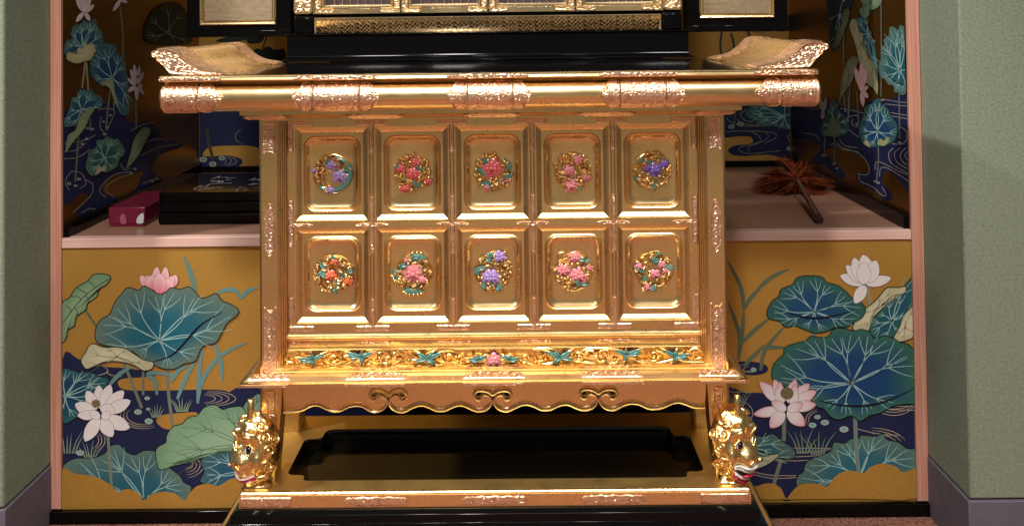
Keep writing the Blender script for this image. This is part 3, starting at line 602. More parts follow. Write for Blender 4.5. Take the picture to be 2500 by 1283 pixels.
for l in ([(1580, 240), (1570, 340), (1580, 430)], [(1650, 250), (1670, 330), (1668, 400)], [(1775, 230), (1795, 290), (1800, 360)]):
    p.strokes('painted_stem', [l], 18, (66, 76, 58))
p.leaf((1690, 410), [(1600, 420), (1640, 380), (1700, 370), (1750, 385), (1790, 430), (1690, 450)], (36, 46, 40), (28, 36, 32), nv=4, vein=(60, 72, 64), vw=3)
#PART2
# ------------------------------------------------------------------ chased metal fittings
rng = np.random.default_rng(3)
_k = rng.normal(size=(14, 2)); _k /= np.linalg.norm(_k, axis=1)[:, None]
_f = rng.uniform(0.6, 1.5, 14); _ph = rng.uniform(0, 6.28, 14)
def relief(a, b, wl=0.0085):
    c = wl * 1.45; p_ = wl * 0.52
    row_ = math.floor(b / (c * 0.87)); best = None
    for rr in (row_, row_ + 1):
        zc_ = rr * c * 0.87; xo_ = 0.5 * c * (rr % 2)
        k0 = math.floor((a - xo_) / c)
        for kk in (k0, k0 + 1):
            dx, dz = a - (xo_ + kk * c), b - zc_
            jit = math.sin(kk * 12.9898 + rr * 78.233) * 43758.5453
            jit -= math.floor(jit)
            dx += (jit - 0.5) * c * 0.35; dz += (jit * 7 % 1 - 0.5) * c * 0.3
            d_ = math.hypot(dx, dz)
            if best is None or d_ < best[0]: best = (d_, math.atan2(dz, dx), 1 if (kk + rr) % 2 else -1, jit)
    d_, th, sg, jit = best
    spi = 0.5 + 0.5 * math.cos(sg * th + 2 * PI * d_ / p_ + jit * 6)
    return (spi ** 0.8) * (1.0 - 0.25 * min(1, d_ / (0.6 * c)))

def o_cusp(u):                       # cartouche: body, neck, lobe, ogee point
    a = abs(u)
    if a < 0.50: return 0.93
    if a < 0.56: return 0.93 - 0.28 * math.sin(PI * (a - 0.50) / 0.06 / 2)
    if a < 0.86:
        t = (a - 0.56) / 0.30
        return 0.62 + 0.34 * math.sin(PI * min(1.0, t * 0.9 + 0.1)) ** 0.6 - 0.25 * t ** 3
    t = (a - 0.86) / 0.14
    return max(0.0, 0.40 * (1 - t) ** 0.7)
def o_end(u):                        # flat at u=-1, cusped at u=+1
    return 0.95 if u < 0.1 else o_cusp(0.50 + 0.50 * (u - 0.1) / 0.9)
def o_loz(u):
    a = abs(u)
    if a < 0.55: return 0.80 + 0.12 * math.cos(a * 12)
    t = (a - 0.55) / 0.45
    return max(0.0, (0.74 + 0.1 * math.sin(t * 9)) * (1 - t ** 2.2))
def o_cloud(u):                      # flat, scalloped ends
    a = abs(u)
    return 0.9 + 0.1 * math.cos(a * 16) if a < 0.72 else max(0.0, 0.95 * math.sqrt(max(0, 1 - ((a - 0.72) / 0.28) ** 2)) * (0.86 + 0.14 * math.cos(a * 22)))
def o_rect(u):
    return 1.0
def e_none(v, sg): return 1.0
def e_tail(notch):                   # swallow-tail ends
    return lambda v, sg: 1.0 - notch * (1 - abs(v)) + 0.03 * math.cos(v * 9)
def e_one(notch, side):
    return lambda v, sg: (1.0 - notch * (1 - abs(v)) + 0.03 * math.cos(v * 9)) if sg == side else 1.0
def e_ogee(notch):                   # both ends pointing outwards
    return lambda v, sg: 1.0 - notch * abs(v) ** 1.3

def fitting(name, parent, surf, lu, lv, outline=o_rect, ends=e_none, m='fit', amp=0.0013, wl=0.0085, thick=0.0016, half=None, seed=0.0, div=()):
    nu = max(8, min(110, int(2 * lu / 0.0017))); nv = max(6, min(44, int(2 * lv / 0.0017)))
    vs = []; fs = []
    for i in range(nu + 1):
        u = -1 + 2 * i / nu
        wv = outline(u)
        for j in range(nv + 1):
            g = -1 + 2 * j / nv
            v = g * wv if half is None else -1 + (g + 1) * 0.5 * (2 * wv)
            pu = u * ends(v, 1 if u > 0 else -1)
            edge = min(i, nu - i, j, nv - j)
            if edge == 0: h = -0.001
            elif edge == 1: h = thick * 1.25
            else: h = thick * 0.45 + 1.2 * amp * relief(pu * lu + seed * 1.37, v * lv + seed * 0.73, wl)
            if edge > 1 and any(abs(u - q_) < 0.014 for q_ in div): h = thick * 1.6
            vs.append(surf(pu, v, h))
    for i in range(nu):
        for j in range(nv):
            q = i * (nv + 1) + j
            fs.append((q, q + nv + 1, q + nv + 2, q + 1))
    return MB().add(vs, fs).build(name, m, parent, angle=50)

def plane_surf(c, U, V, N):
    c, U, V, N = Vector(c), Vector(U), Vector(V), Vector(N).normalized()
    return lambda u, v, h: c + U * u + V * v + N * h
def fit_front(name, parent, x0, x1, z0, z1, Y, vertical=False, **kw):
    cx, cz, hx, hz = (x0 + x1) / 2, (z0 + z1) / 2, (x1 - x0) / 2, (z1 - z0) / 2
    if vertical: return fitting(name, parent, plane_surf((cx, Y, cz), (0, 0, hz), (hx, 0, 0), (0, -1, 0)), hz, hx, seed=cx * 3 + cz, **kw)
    return fitting(name, parent, plane_surf((cx, Y, cz), (hx, 0, 0), (0, 0, hz), (0, -1, 0)), hx, hz, seed=cx * 3 + cz, **kw)

# ------------------------------------------------------------------ the gold altar table
YR, YL, YP, YF, YC = 1.68, 1.722, 1.775, 1.796, 1.8045
TB = 2.06                                                # back of the lower part
tab = thing('altar_table', 'gold altar table with ten carved flower panels and demon heads at its feet', 'altar table', (0, 1.9, 0))
HW = (xp(1835, 1225, YL) - xp(585, 1240, YL)) / 2        # half width of base, ledges
PX1 = (xp(1770, 500, YP) - xp(630, 500, YP)) / 2         # pillar outer
PX0 = (xp(1722, 500, YP) - xp(682, 500, YP)) / 2         # pillar inner
PM = (xp(1711, 500, YP) - xp(695, 500, YP)) / 2          # after the reeded strip
RW = (xp(2003, 235, YR) - xp(384, 235, YR)) / 2          # rail half length
z = lambda py, Y: zy(py, Y)
# lower black plinth
zb0, zb1, zb2 = z(1236, YL), z(1206, YL), z(1193, YL + 0.006)
MB().moulding([(0.060, 0.0), (0.060, 0.11), (0.052, 0.118), (0.046, 0.118), (0.046, zb0 - 0.052), (0.040, zb0 - 0.046), (0.026, zb0 - 0.046), (0.026, zb0 - 0.030), (0.020, zb0 - 0.024), (0.012, zb0 - 0.020), (0.012, zb0 - 0.006), (0.004, zb0 - 0.0005), (-0.012, zb0 - 0.0005)], HW, YL, TB, cap1=False).build('plinth', 'black', tab, bevel=0.001)
MB().moulding([(0.0265, zb0 - 0.0455), (0.0395, zb0 - 0.0455), (0.0395, zb0 - 0.0445), (0.0265, zb0 - 0.0445)], HW, YL, TB, cap0=False, cap1=False).build('plinth_inlay', 'gold_pale', tab)
# gold base frame with cusped opening
MB().moulding([(0.0, zb0), (0.0, zb1), (-0.002, zb1 + 0.001), (-0.002, zb1 + 0.003), (-0.004, zb1 + 0.005), (-0.007, zb1 + 0.0055), (-0.008, zb2)], HW, YL, TB, cap0=False, cap1=False).build('base_frame', 'gold', tab, angle=25)
yo0, yo1 = onZ(1200, 1168, zb2).y, onZ(1200, 1043, zb2).y
xo = (onZ(1718, 1140, zb2).x - onZ(706, 1150, zb2).x) / 2
def rpoly(pts, r, k=5):
    out = []; n = len(pts)
    for i in range(n):
        a, b, c = Vector(pts[i - 1]), Vector(pts[i]), Vector(pts[(i + 1) % n])
        d0 = (a - b).normalized(); d1 = (c - b).normalized()
        rr = min(r, (a - b).length * 0.45, (c - b).length * 0.45)
        for q in range(k):
            t = q / (k - 1)
            out.append((b + d0 * rr) * (1 - t) ** 2 + 2 * b * t * (1 - t) + (b + d1 * rr) * t * t)
    return out
nx_, ny_ = 0.032, 0.045
op = rpoly([(xo - nx_, yo0), (xo - nx_, yo0 + ny_ * 0.5), (xo, yo0 + ny_ * 0.5), (xo, yo1 - ny_), (xo - nx_, yo1 - ny_), (xo - nx_, yo1),
            (-xo + nx_, yo1), (-xo + nx_, yo1 - ny_), (-xo, yo1 - ny_), (-xo, yo0 + ny_ * 0.5), (-xo + nx_, yo0 + ny_ * 0.5), (-xo + nx_, yo0)], 0.022)
ow, oy0, oy1 = HW - 0.008, YL + 0.008, TB - 0.008
outer = [Vector((ow, oy0)), Vector((ow, oy1)), Vector((-ow, oy1)), Vector((-ow, oy0))]
allp = outer + op
tri = tessellate_polygon([[Vector((q.x, q.y, 0)) for q in outer], [Vector((q.x, q.y, 0)) for q in op]])
MB().add([(q.x, q.y, zb2) for q in allp], [tuple(t) for t in tri]).build('base_deck', 'gold_deck', tab)
prof = [(1.0, 0.0), (0.998, -0.002), (0.994, -0.010), (0.994, -0.024)]
cyo = (yo0 + yo1) / 2
lo = [[(q.x * s_, cyo + (q.y - cyo) * (1 - (1 - s_) * 3), zb2 - 0.0002 + dz) for q in op] for s_, dz in prof]
MB().loft(lo, False, True).build('tray_recess', 'tray', tab, angle=40)
for a, b, t in ((585, 712, 'l'), (838, 998, 'm'), (1128, 1290, 'm'), (1418, 1580, 'm'), (1710, 1835, 'r')):
    x0, x1 = xp(a, 1225, YL), xp(b, 1222, YL)
    if t == 'l': x0 = -HW + 0.002
    if t == 'r': x1 = HW - 0.002
    fit_front('base_fitting', tab, x0, x1, zb0 + 0.002, zb1 - 0.001, YL - 0.0003, outline=o_cloud if t == 'm' else o_rect, thick=0.001, wl=0.0075)

# legs and pillars
def leg(sx, yf, nm):
    loops = []
    zt = z(288, YP)
    for zz, dx, dw in ((zb2 - 0.0005, 0.012, 0.010), (zb2 + 0.02, 0.010, 0.007), (zb2 + 0.06, 0.005, 0.002), (zb2 + 0.11, 0.001, 0.0), (zb2 + 0.16, 0, 0), (zt, 0, 0)):
        x0, x1 = PX0 + dx - dw * 0.2, PX1 + dx + dw
        y0, y1 = yf - dx, yf + 0.045
        r = 0.004
        loops.append([(sx * a, b, zz) for a, b in ((x0 + r, y0), (x1 - r, y0), (x1 - r, y0 + 0.0015), (x1, y0 + r), (x1, y1), (x0, y1), (x0, y0 + r), (x0 + r, y0 + 0.0015))])
    return MB().loft(loops if sx > 0 else [l[::-1] for l in loops]).build(nm, 'gold', tab)
for sx in (-1, 1):
    leg(sx, YP, 'leg'); leg(sx, TB - 0.075, 'leg')
    # reeded strip beside the pillar
    for i in range(3):
        xx = sx * (PX0 - (i + 0.5) * (PX0 - PM) / 3)
        MB().tube([(xx, YP + 0.008 + 0.003 * i, z(940, YP)), (xx, YP + 0.008 + 0.003 * i, z(289, YP))], (PX0 - PM) / 6 * 1.05, 8).build('reed', 'gold', tab)
    for (ya, yb, e, ol) in ((291, 372, e_one(0.16, -1), o_rect), (490, 622, e_none, o_loz), (742, 905, e_one(0.12, 1), o_rect)):
        xa, xb = PX0 + 0.005, PX1 - 0.006
        if sx < 0: xa, xb = -xb, -xa
        fit_front('pillar_fitting', tab, xa, xb, z(yb, YP), z(ya, YP), YP - 0.0003, vertical=True, outline=ol, ends=e)
    xa, xb = (PX0 + 0.008, PX1 - 0.010) if sx > 0 else (-PX1 + 0.010, -PX0 - 0.008)
    fit_front('leg_fitting', tab, xa, xb, z(1012, YP), z(946, YP), YP - 0.001, vertical=True, outline=lambda u: 0.9 + 0.08 * math.cos(u * 9), ends=e_one(0.12, -1))

# carcass behind the coffers
MB().box(-PX0 - 0.001, PX0 + 0.001, YC + 0.010, TB - 0.0755, z(892, YC), z(286, YC)).build('carcass', 'gold', tab)
MB().box(-PX0, PX0, TB - 0.075, TB - 0.06, z(900, TB), z(286, YC)).build('back_board', 'black_matt', tab)
for sx in (-1, 1):
    MB().box(*sorted((sx * (PX1 - 0.006), sx * (PX0 + 0.002))), YP + 0.0455, TB - 0.0755, z(925, YC), z(286, YC)).build('side_board', 'gold', tab)

MB().box(-PX0 + 0.001, PX0 - 0.001, YP + 0.05, TB - 0.078, z(930, YP), z(905, YP)).build('tray_reflector', 'gold_deck', tab)  # unseen board, added so the tray reflects dull gold
# frame bars
SP = 0.1405; OHW = 0.0652
ztop0, ztop1 = z(305, YF), z(285, YF)
row = [(z(538, YF), z(305, YF)), (z(788, YF), z(552, YF))]
MB().box(-PM, PM, YF, YF + 0.03, ztop0, ztop1).build('frame_rail', 'gold', tab)
MB().box(-PM, PM, YF, YF + 0.03, row[1][1], row[0][0]).build('frame_rail', 'gold', tab)
MB().box(-PM, PM, YF, YF + 0.03, z(808, YF), row[1][0]).build('frame_rail', 'gold', tab)
for sx in (-1, 1):
    xa, xb = sorted((sx * (2 * SP + OHW), sx * PM))
    for r in row: MB().box(xa, xb, YF + 0.0002, YF + 0.03, r[0], r[1]).build('frame_stile', 'gold', tab)
for i in range(4):
    xc = (i - 1.5) * SP
    for r in row:
        MB().box(xc - SP / 2 + OHW, xc + SP / 2 - OHW, YF + 0.0002, YF + 0.03, r[0], r[1]).build('frame_stile', 'gold', tab)
        for d in (-0.0028, 0.0028):
            MB().tube([(xc + d, YF + 0.0008, r[0] - 0.002), (xc + d, YF + 0.0008, r[1] + 0.002)], 0.0019, 8).build('reed', 'gold', tab)
        for za, zb_, e in ((r[0] - 0.004, r[0] + 0.048, e_one(0.2, 1)), (r[1] - 0.050, r[1] + 0.004, e_one(0.2, -1))):
            fit_front('stile_fitting', tab, xc - 0.0042, xc + 0.0042, za, zb_, YF - 0.0016, vertical=True, ends=e, wl=0.006, thick=0.001, amp=0.001)
# coffers
med_c = []
for ri, (za, zb_) in enumerate(row):
    cz, hz = (za + zb_) / 2, (zb_ - za) / 2
    for ci in range(5):
        cx = (ci - 2) * SP
        zz0, zz1 = (z(513, YC), z(328, YC)) if ri == 0 else (z(757, YC), z(572, YC))
        mz, mh = (zz0 + zz1) / 2, (zz1 - zz0) / 2
        mw = 0.0500
        rings = [(OHW, hz, cz, 0.0003, YF), (OHW - 0.002, hz - 0.002, cz, 0.0003, YF + 0.0002), (OHW - 0.0028, hz - 0.0028, cz, 0.0003, YF + 0.0022), (OHW - 0.0042, hz - 0.0042, cz, 0.0003, YF + 0.0026), (OHW - 0.0105, hz - 0.0105, cz, 0.0003, YC - 0.0012), (OHW - 0.0110, hz - 0.0110, cz, 0.0003, YC),
                 (mw + 0.0005, mh + 0.0005, mz, 0.0205, YC), (mw - 0.0004, mh - 0.0004, mz, 0.0200, YC - 0.0016), (mw - 0.0020, mh - 0.0020, mz, 0.0188, YC - 0.0026), (mw - 0.0036, mh - 0.0036, mz, 0.0176, YC - 0.0016),
                 (mw - 0.0042, mh - 0.0042, mz, 0.0170, YC + 0.0002), (mw - 0.0054, mh - 0.0054, mz, 0.0162, YC - 0.0004), (mw - 0.0066, mh - 0.0066, mz, 0.0155, YC + 0.0008), (mw - 0.0085, mh - 0.0085, mz, 0.0145, YC + 0.0030), (mw - 0.0115, mh - 0.0115, mz, 0.0125, YC + 0.0042), (mw - 0.0160, mh - 0.0160, mz, 0.0100, YC + 0.0046)]
        loops = [[(a, yy, b) for a, b in rrect(cx, c_z, hw_, hz_, r_, 7)][::-1] for hw_, hz_, c_z, r_, yy in rings]
        MB().loft(loops, False, True).build('coffer_panel', 'gold', tab, angle=20)
        med_c.append((cx, mz))
for i in range(6):          # fittings on the rails at each crossing
    xc = (i - 2.5) * SP; w_ = 0.030
    xa, xb = max(-PM + 0.001, xc - w_), min(PM - 0.001, xc + w_)
    if i == 0: xa, xb = -PM + 0.001, -PM + 0.046
    if i == 5: xa, xb = PM - 0.046, PM - 0.001
    fit_front('rail_fitting', tab, xa, xb, ztop0 + 0.001, ztop1 - 0.003, YF - 0.0003, outline=o_rect, ends=e_tail(0.12) if 0 < i < 5 else e_none, thick=0.001, wl=0.007)
    fit_front('rail_fitting', tab, xa, xb, z(806, YF), z(790, YF), YF - 0.0003, ends=e_tail(0.1) if 0 < i < 5 else e_none, thick=0.001, wl=0.007)
    zc = (row[0][0] + row[1][1]) / 2
    fit_front('rail_fitting', tab, xa, xb, zc - 0.0042, zc + 0.0042, YF - 0.0004, outline=o_loz, thick=0.001, wl=0.006)
for sx in (-1, 1):
    xa, xb = sorted((sx * (2 * SP + OHW + 0.001), sx * (PM - 0.001)))
    for ya, yb, e in ((300, 372, e_one(0.18, -1)), (478, 604, e_tail(0.12)), (716, 792, e_one(0.18, 1))):
        fit_front('stile_fitting', tab, xa, xb, z(yb, YF), z(ya, YF), YF - 0.0006, vertical=True, ends=e, thick=0.001)

# lower mouldings, frieze bed, mid ledge
zA, zB_ = z(826, YF), z(808, YF)
MB().moulding([(0, zA), (0.004, zA + 0.001), (0.006, zA + 0.003), (0.006, zA + 0.005), (0.003, zA + 0.0065), (0.003, zA + 0.008), (0.0005, zA + 0.0105), (0, zB_)], PM, YF, YF + 0.03).build('moulding', 'gold', tab, angle=22)
zf0, zf1 = z(893, YF - 0.014), z(843, YF)
MB().box(-PM, PM, YF + 0.001, YF + 0.03, zf1, zA).build('frieze_rail', 'gold', tab)
for i in range(6):
    xc = (i - 2.5) * SP; w_ = 0.032
    xa, xb = max(-PM + 0.001, xc - w_), min(PM - 0.001, xc + w_)
    fit_front('frieze_fitting', tab, xa, xb, z(840, YF), z(828, YF), YF + 0.0006, outline=o_cloud, thick=0.001, wl=0.007)
MB().box(-PM, PM, YF - 0.009, YF + 0.03, zf0 - 0.006, zf1 - 0.0005).build('frieze_bed', 'gold_rich', tab)
zm0, zm1, zm2, zm3 = z(942, YL), z(932, YL), z(907, YP - 0.006), z(894, YP - 0.006)
sl = YP - 0.007 - YL
MB().moulding([(-0.004, zm0), (0.0, zm0 + 0.001), (0.0, zm1), (-0.003, zm1 + 0.001), (-0.006, zm1 + 0.0012), (-0.014, zm1 + 0.007), (-0.024, zm2 - 0.006), (-sl, zm2), (-sl, zm2 + 0.002), (-sl - 0.003, zm2 + 0.0035), (-sl - 0.003, zm3 - 0.001), (-sl - 0.006, zm3)], HW, YL, TB + 0.05).build('mid_ledge', 'gold', tab, angle=24)
def slope_surf(xa, xb):
    c = Vector(((xa + xb) / 2, (YL + 0.008 + YL + sl) / 2, (zm1 + 0.003 + zm2) / 2)); V = Vector((0, (sl - 0.008) / 2, (zm2 - zm1 - 0.003) / 2))
    N = Vector((0, -V.z, V.y)) if V.y > 0 else Vector((0, -1, 0))
    return plane_surf(c, ((xb - xa) / 2, 0, 0), V, N), V.length
for a, b in ((588, 705), (838, 992), (1128, 1282), (1420, 1574), (1708, 1824)):
    xa, xb = xp(a, 930, YL), xp(b, 930, YL)
    if a == 588: xa = -HW + 0.012
    if b == 1824: xb = HW - 0.012
    sf, lv = slope_surf(xa, xb)
    fitting('ledge_fitting', tab, sf, (xb - xa) / 2, lv, outline=lambda u: 0.30 + 0.70 * math.sqrt(max(0, 1 - abs(u) ** 2.4)) * (0.92 + 0.08 * math.cos(u * 22)), half=True, amp=0.003, wl=0.011, seed=xa)
    fit_front('ledge_fitting', tab, xa - (0.009 if a == 588 else 0), xb + (0.009 if b == 1824 else 0), zm0 + 0.0015, zm1 - 0.0005, YL - 0.0003, thick=0.0008, wl=0.006, amp=0.0008)

# apron with wave edge and heart scrolls
YAp = 1.792
half = [(913, 1004), (931, 1000), (942, 990), (945, 979), (941, 970), (930, 965), (922, 968), (919, 974), (913, 977), (906, 973), (902, 965), (908, 957), (920, 954), (936, 957), (948, 964)]
def scroll_at(cx, dy):
    L = [(cx - 948 + a, b + dy) for a, b in half]
    Rr = [(cx + 948 - a, b + dy) for a, b in half[::-1][1:]]
    return L + Rr
path = [(693, 1005), (720, 1003), (739, 999), (757, 990), (773, 987), (791, 993), (809, 1001), (831, 1001), (850, 992), (870, 988), (886, 991), (900, 999)]
c_s = (948, 1203, 1461)
dys = (0, -2, -5)
path += scroll_at(c_s[0], 0)
for k in range(2):
    a, b = c_s[k], c_s[k + 1]; dy = dys[k] - 1
    path += [(a + (b - a) * t, yy + dy) for t, yy in ((0.20, 998), (0.26, 991), (0.32, 988), (0.39, 993), (0.46, 1001), (0.54, 1001), (0.61, 993), (0.68, 988), (0.74, 991), (0.80, 998))]
    path += scroll_at(b, dys[k + 1])
path += [(1508, 995), (1523, 987), (1540, 983), (1560, 985), (1580, 994), (1600, 996), (1620, 992), (1640, 983), (1656, 980), (1672, 984), (1690, 991), (1706, 993), (1721, 993)]
pw = [onY(a, b, YAp) for a, b in path]
edge = catmull([Vector((q.x, 0, q.z)) for q in pw], False, 4)
for q in edge: q.x = max(-PX0 - 0.0, min(PX0, q.x))
ztA = z(938, YAp)
fp = [Vector((q.x, q.z, 0)) for q in edge] + [Vector((PX0, ztA, 0)), Vector((-PX0, ztA, 0))]
tri = tessellate_polygon([fp])
n_ = len(fp)
mb = MB().add([(q.x, YAp, q.y) for q in fp] + [(q.x, YAp + 0.02, q.y) for q in fp], [tuple(t) for t in tri] + [tuple(i + n_ for i in t[::-1]) for t in tri] + [(i, (i + 1) % n_, (i + 1) % n_ + n_, i + n_) for i in range(n_)])
mb.build('apron', 'gold', tab, angle=40)
MB().tube([(q.x, YAp - 0.0005, q.z) for q in edge], 0.0026, 8).build('apron_bead', 'gold_pale', tab)
MB().tube([(q.x, YAp - 0.0002, q.z + 0.0052) for q in edge], 0.0012, 6).build('apron_bead', 'gold_pale', tab)
MB().box(-PX0, PX0, TB - 0.055, TB - 0.04, z(925, TB), z(885, TB)).build('rear_apron', 'gold', tab)

# top: ledge, rail, rim, table top
zl0, zl1 = z(288, YP - 0.02), z(265, YL - 0.005)
MB().moulding([(-0.028, zl0 - 0.0005), (-0.028, zl0 + 0.003), (-0.020, zl0 + 0.004), (-0.014, zl0 + 0.007), (-0.004, zl0 + 0.011), (0.0, zl0 + 0.012), (0.0, zl1 + 0.003)], HW - 0.004, YL, TB + 0.05).build('upper_ledge', 'gold', tab, angle=24)
for a, b in ((588, 700), (840, 985), (1130, 1270), (1410, 1555), (1700, 1800)):
    xa, xb = xp(a, 280, YL), xp(b, 278, YL)
    c = Vector(((xa + xb) / 2, YL + 0.011, zl0 + 0.0072)); V = Vector((0, -0.0075, 0.0048))
    fitting('upper_ledge_fitting', tab, plane_surf(c, ((xb - xa) / 2, 0, 0), V, (0, -0.55, -0.83)), (xb - xa) / 2, V.length, outline=o_cusp, thick=0.001, amp=0.0008)
zr0, zr1 = z(266, YR + 0.02), z(197, YR + 0.015)
zrc, hr, dep = (zr0 + zr1) / 2, (zr1 - zr0) / 2, 0.034
def rail_pt(t, off=0.0):              # t in -1..1 along the swelling front
    a = t * PI / 2
    ca_, sa_ = math.cos(a), math.sin(a)
    yv = YR + dep - dep * max(0.0, ca_) ** 0.75; zv = zrc + hr * (abs(sa_) ** 0.92) * (1 if sa_ >= 0 else -1)
    n = Vector((0, -ca_ * hr, sa_ * dep * 1.1)).normalized()
    return yv + n.y * off, zv + n.z * off
TT = 2.15
sect = [rail_pt(-1 + 2 * i / 22) for i in range(23)]
loops = []
for xx, s_ in ((-RW, 0.90), (-RW + 0.003, 0.97), (-RW + 0.009, 1.0), (RW - 0.009, 1.0), (RW - 0.003, 0.97), (RW, 0.90)):
    loops.append([(xx, YR + dep + (a - YR - dep) * s_, zrc + (b - zrc) * s_) for a, b in sect] + [(xx, TT, zrc + hr * s_), (xx, TT, zrc - hr * s_)])
MB().loft(loops).build('rail', 'gold', tab, angle=40)
def rail_surf(xa, xb, flip=1):
    cxx, hx = (xa + xb) / 2, (xb - xa) / 2
    def f(u, v, h):
        yy, zz = rail_pt(v * 0.80, h); return Vector((cxx + flip * u * hx, yy, zz))
    return f
for a, b, ol, fl in ((384, 545, o_end, 1), (712, 927, o_cusp, 1), (1088, 1299, o_cusp, 1), (1464, 1674, o_cusp, 1), (1843, 2003, o_end, -1)):
    xa, xb = xp(a, 235, YR), xp(b, 235, YR)
    if a == 384: xa = -RW + 0.003
    if b == 2003: xb = RW - 0.003
    fitting('rail_plate', tab, rail_surf(xa, xb, fl), (xb - xa) / 2, 0.036, outline=ol, amp=0.0013, wl=0.0072, thick=0.0024, seed=xa, div=(0.18,) if ol is o_end else (-0.53, 0.53))
zq0, zq1 = z(192.5, YR + 0.004), z(177, YR + 0.006)
rim = [(0.032, zr1 - 0.003), (0.030, zq0), (0.001, zq0 + 0.0008), (0.0, zq0 + 0.003), (0.001, zq0 + 0.0065), (0.0035, zq0 + 0.008), (0.0045, zq1 - 0.001), (0.007, zq1)]
loops = [[(xx, YR + a + e_, b) for a, b in rim] + [(xx, TT, zq1), (xx, TT, zr1 - 0.003)] for xx, e_ in ((-RW - 0.001, 0.003), (-RW + 0.002, 0), (RW - 0.006, 0), (RW - 0.003, 0.003))]
MB().loft(loops).build('rim', 'gold', tab, angle=30)
for a, b in ((386, 540), (715, 918), (1088, 1292), (1462, 1662), (1840, 1994)):
    xa, xb = xp(a, 186, YR), xp(b, 186, YR)
    fit_front('rim_fitting', tab, xa, xb, zq0 + 0.0008, zq1 - 0.0006, YR - 0.0006, outline=o_cloud, thick=0.001, wl=0.008, amp=0.0016)
MB().box(-RW + 0.008, RW - 0.012, YR + 0.0075, TT - 0.002, zq1 - 0.002, zq1 + 0.0006).build('table_top', 'black', tab, bevel=0.0003)

# upturned ends on the table top
zt = zq1 + 0.0008
zc_ = zy(104, YR + 0.02, 420)
hc = z(110, YR + 0.02) - zt                              # height of the curl
cur_top = [(-0.012, 0.97), (0.000, 1.0), (0.012, 0.985), (0.024, 0.90), (0.036, 0.70), (0.050, 0.46), (0.066, 0.28), (0.086, 0.16), (0.104, 0.11), (0.122, 0.02)]
cur_bot = [(0.122, 0.0), (0.070, 0.0), (0.030, 0.0), (0.014, 0.0), (0.008, 0.12), (0.000, 0.35), (-0.008, 0.50), (-0.011, 0.56), (-0.008, 0.64), (-0.016, 0.68), (-0.021, 0.80), (-0.018, 0.92)]
yb_c = 2.13
cur_top = [(a * 0.84 if a > 0 else a, b) for a, b in cur_top]; cur_bot = [(a * 0.84 if a > 0.015 else a, b) for a, b in cur_bot]
for sx in (-1, 1):
    x_out = RW - 0.004
    pr_ = catmull([Vector((a, b, 0)) for a, b in cur_top], False, 4)[:-1] + catmull([Vector((a, b, 0)) for a, b in cur_bot], False, 2)
    def cs(y, grow=0.0, stretch=0.0):
        return [(sx * (x_out - a), y, zt + max(0, b) * hc + grow * (1 if b > 0.05 else 0)) for a, b in [(q.x, q.y) for q in pr_]]
    yfr = YR + 0.012
    lps = [cs(yfr), cs(yb_c)]
    if sx < 0: lps = lps[::-1]
    e_ = MB().loft(lps).build('upturned_end', 'gold_rich', tab, angle=30)
    # chased end face
    ol_ = [(q.x, max(0.0, q.y)) for q in pr_]; npt, nv = 70, 26; vs = []; fs = []
    xmn, xmx = min(q[0] for q in ol_) + 0.0004, max(q[0] for q in ol_) - 0.001
    for i in range(npt):
        a = xmn + (xmx - xmn) * i / (npt - 1); hits = []
        for (ax0, az0), (ax1, az1) in zip(ol_, ol_[1:] + ol_[:1]):
            if (ax0 - a) * (ax1 - a) <= 0 and abs(ax1 - ax0) > 1e-9: hits.append(az0 + (az1 - az0) * (a - ax0) / (ax1 - ax0))
        lo_, b = (min(hits), max(hits)) if hits else (0, 0)
        for j in range(nv + 1):
            b_ = lo_ + (b - lo_) * j / nv; edge_ = min(i, npt - 1 - i, j, nv - j)
            hgt = -0.0005 if edge_ == 0 else (0.0026 if edge_ in (1, 2) else 0.0006 + 0.0020 * relief(a + sx, b_ * hc, 0.008))
            vs.append((sx * (x_out - a), yfr - hgt, zt + b_ * hc))
    for i in range(npt - 1):
        for j in range(nv):
            q = i * (nv + 1) + j; fs.append((q, q + 1, q + nv + 2, q + nv + 1))
    MB().add(vs, fs).build('end_plate', 'fit', e_, angle=50)
    # chased bands over the top at front and back
    for y0, y1 in ((yfr + 0.002, yfr + 0.085), (yb_c - 0.085, yb_c - 0.002)):
        top = catmull([Vector((a, b, 0)) for a, b in cur_top], False, 8)[:-2]
        nb = 26; vs = []; fs = []
        for i, q in enumerate(top):
            nxt = top[min(i + 1, len(top) - 1)]; prv = top[max(i - 1, 0)]
            tg = Vector((nxt.x - prv.x, (nxt.y - prv.y) * hc, 0)).normalized(); nn = Vector((-tg.y, tg.x, 0))
            if nn.y < 0: nn = -nn
            wav = 0.012 * math.sin(i * 0.35) ** 2
            for j in range(nb + 1):
                t = j / nb
                yy = (y0 + (y1 - y0 - wav) * t) if y0 < 1.9 else (y1 - (y1 - y0 - wav) * t)
                ed = min(i, len(top) - 1 - i, j, nb - j)
                hg = -0.0005 if ed == 0 else (0.0016 if ed == 1 else 0.0006 + 0.0020 * relief(yy, q.x + q.y * hc, 0.008))
                vs.append((sx * (x_out - q.x - nn.x * hg), yy, zt + max(0, q.y) * hc + nn.y * hg))
        for i in range(len(top) - 1):
            for j in range(nb):
                q = i * (nb + 1) + j; fs.append((q, q + nb + 1, q + nb + 2, q + 1))
        MB().add(vs, fs).build('end_band', 'fit', e_, angle=50)

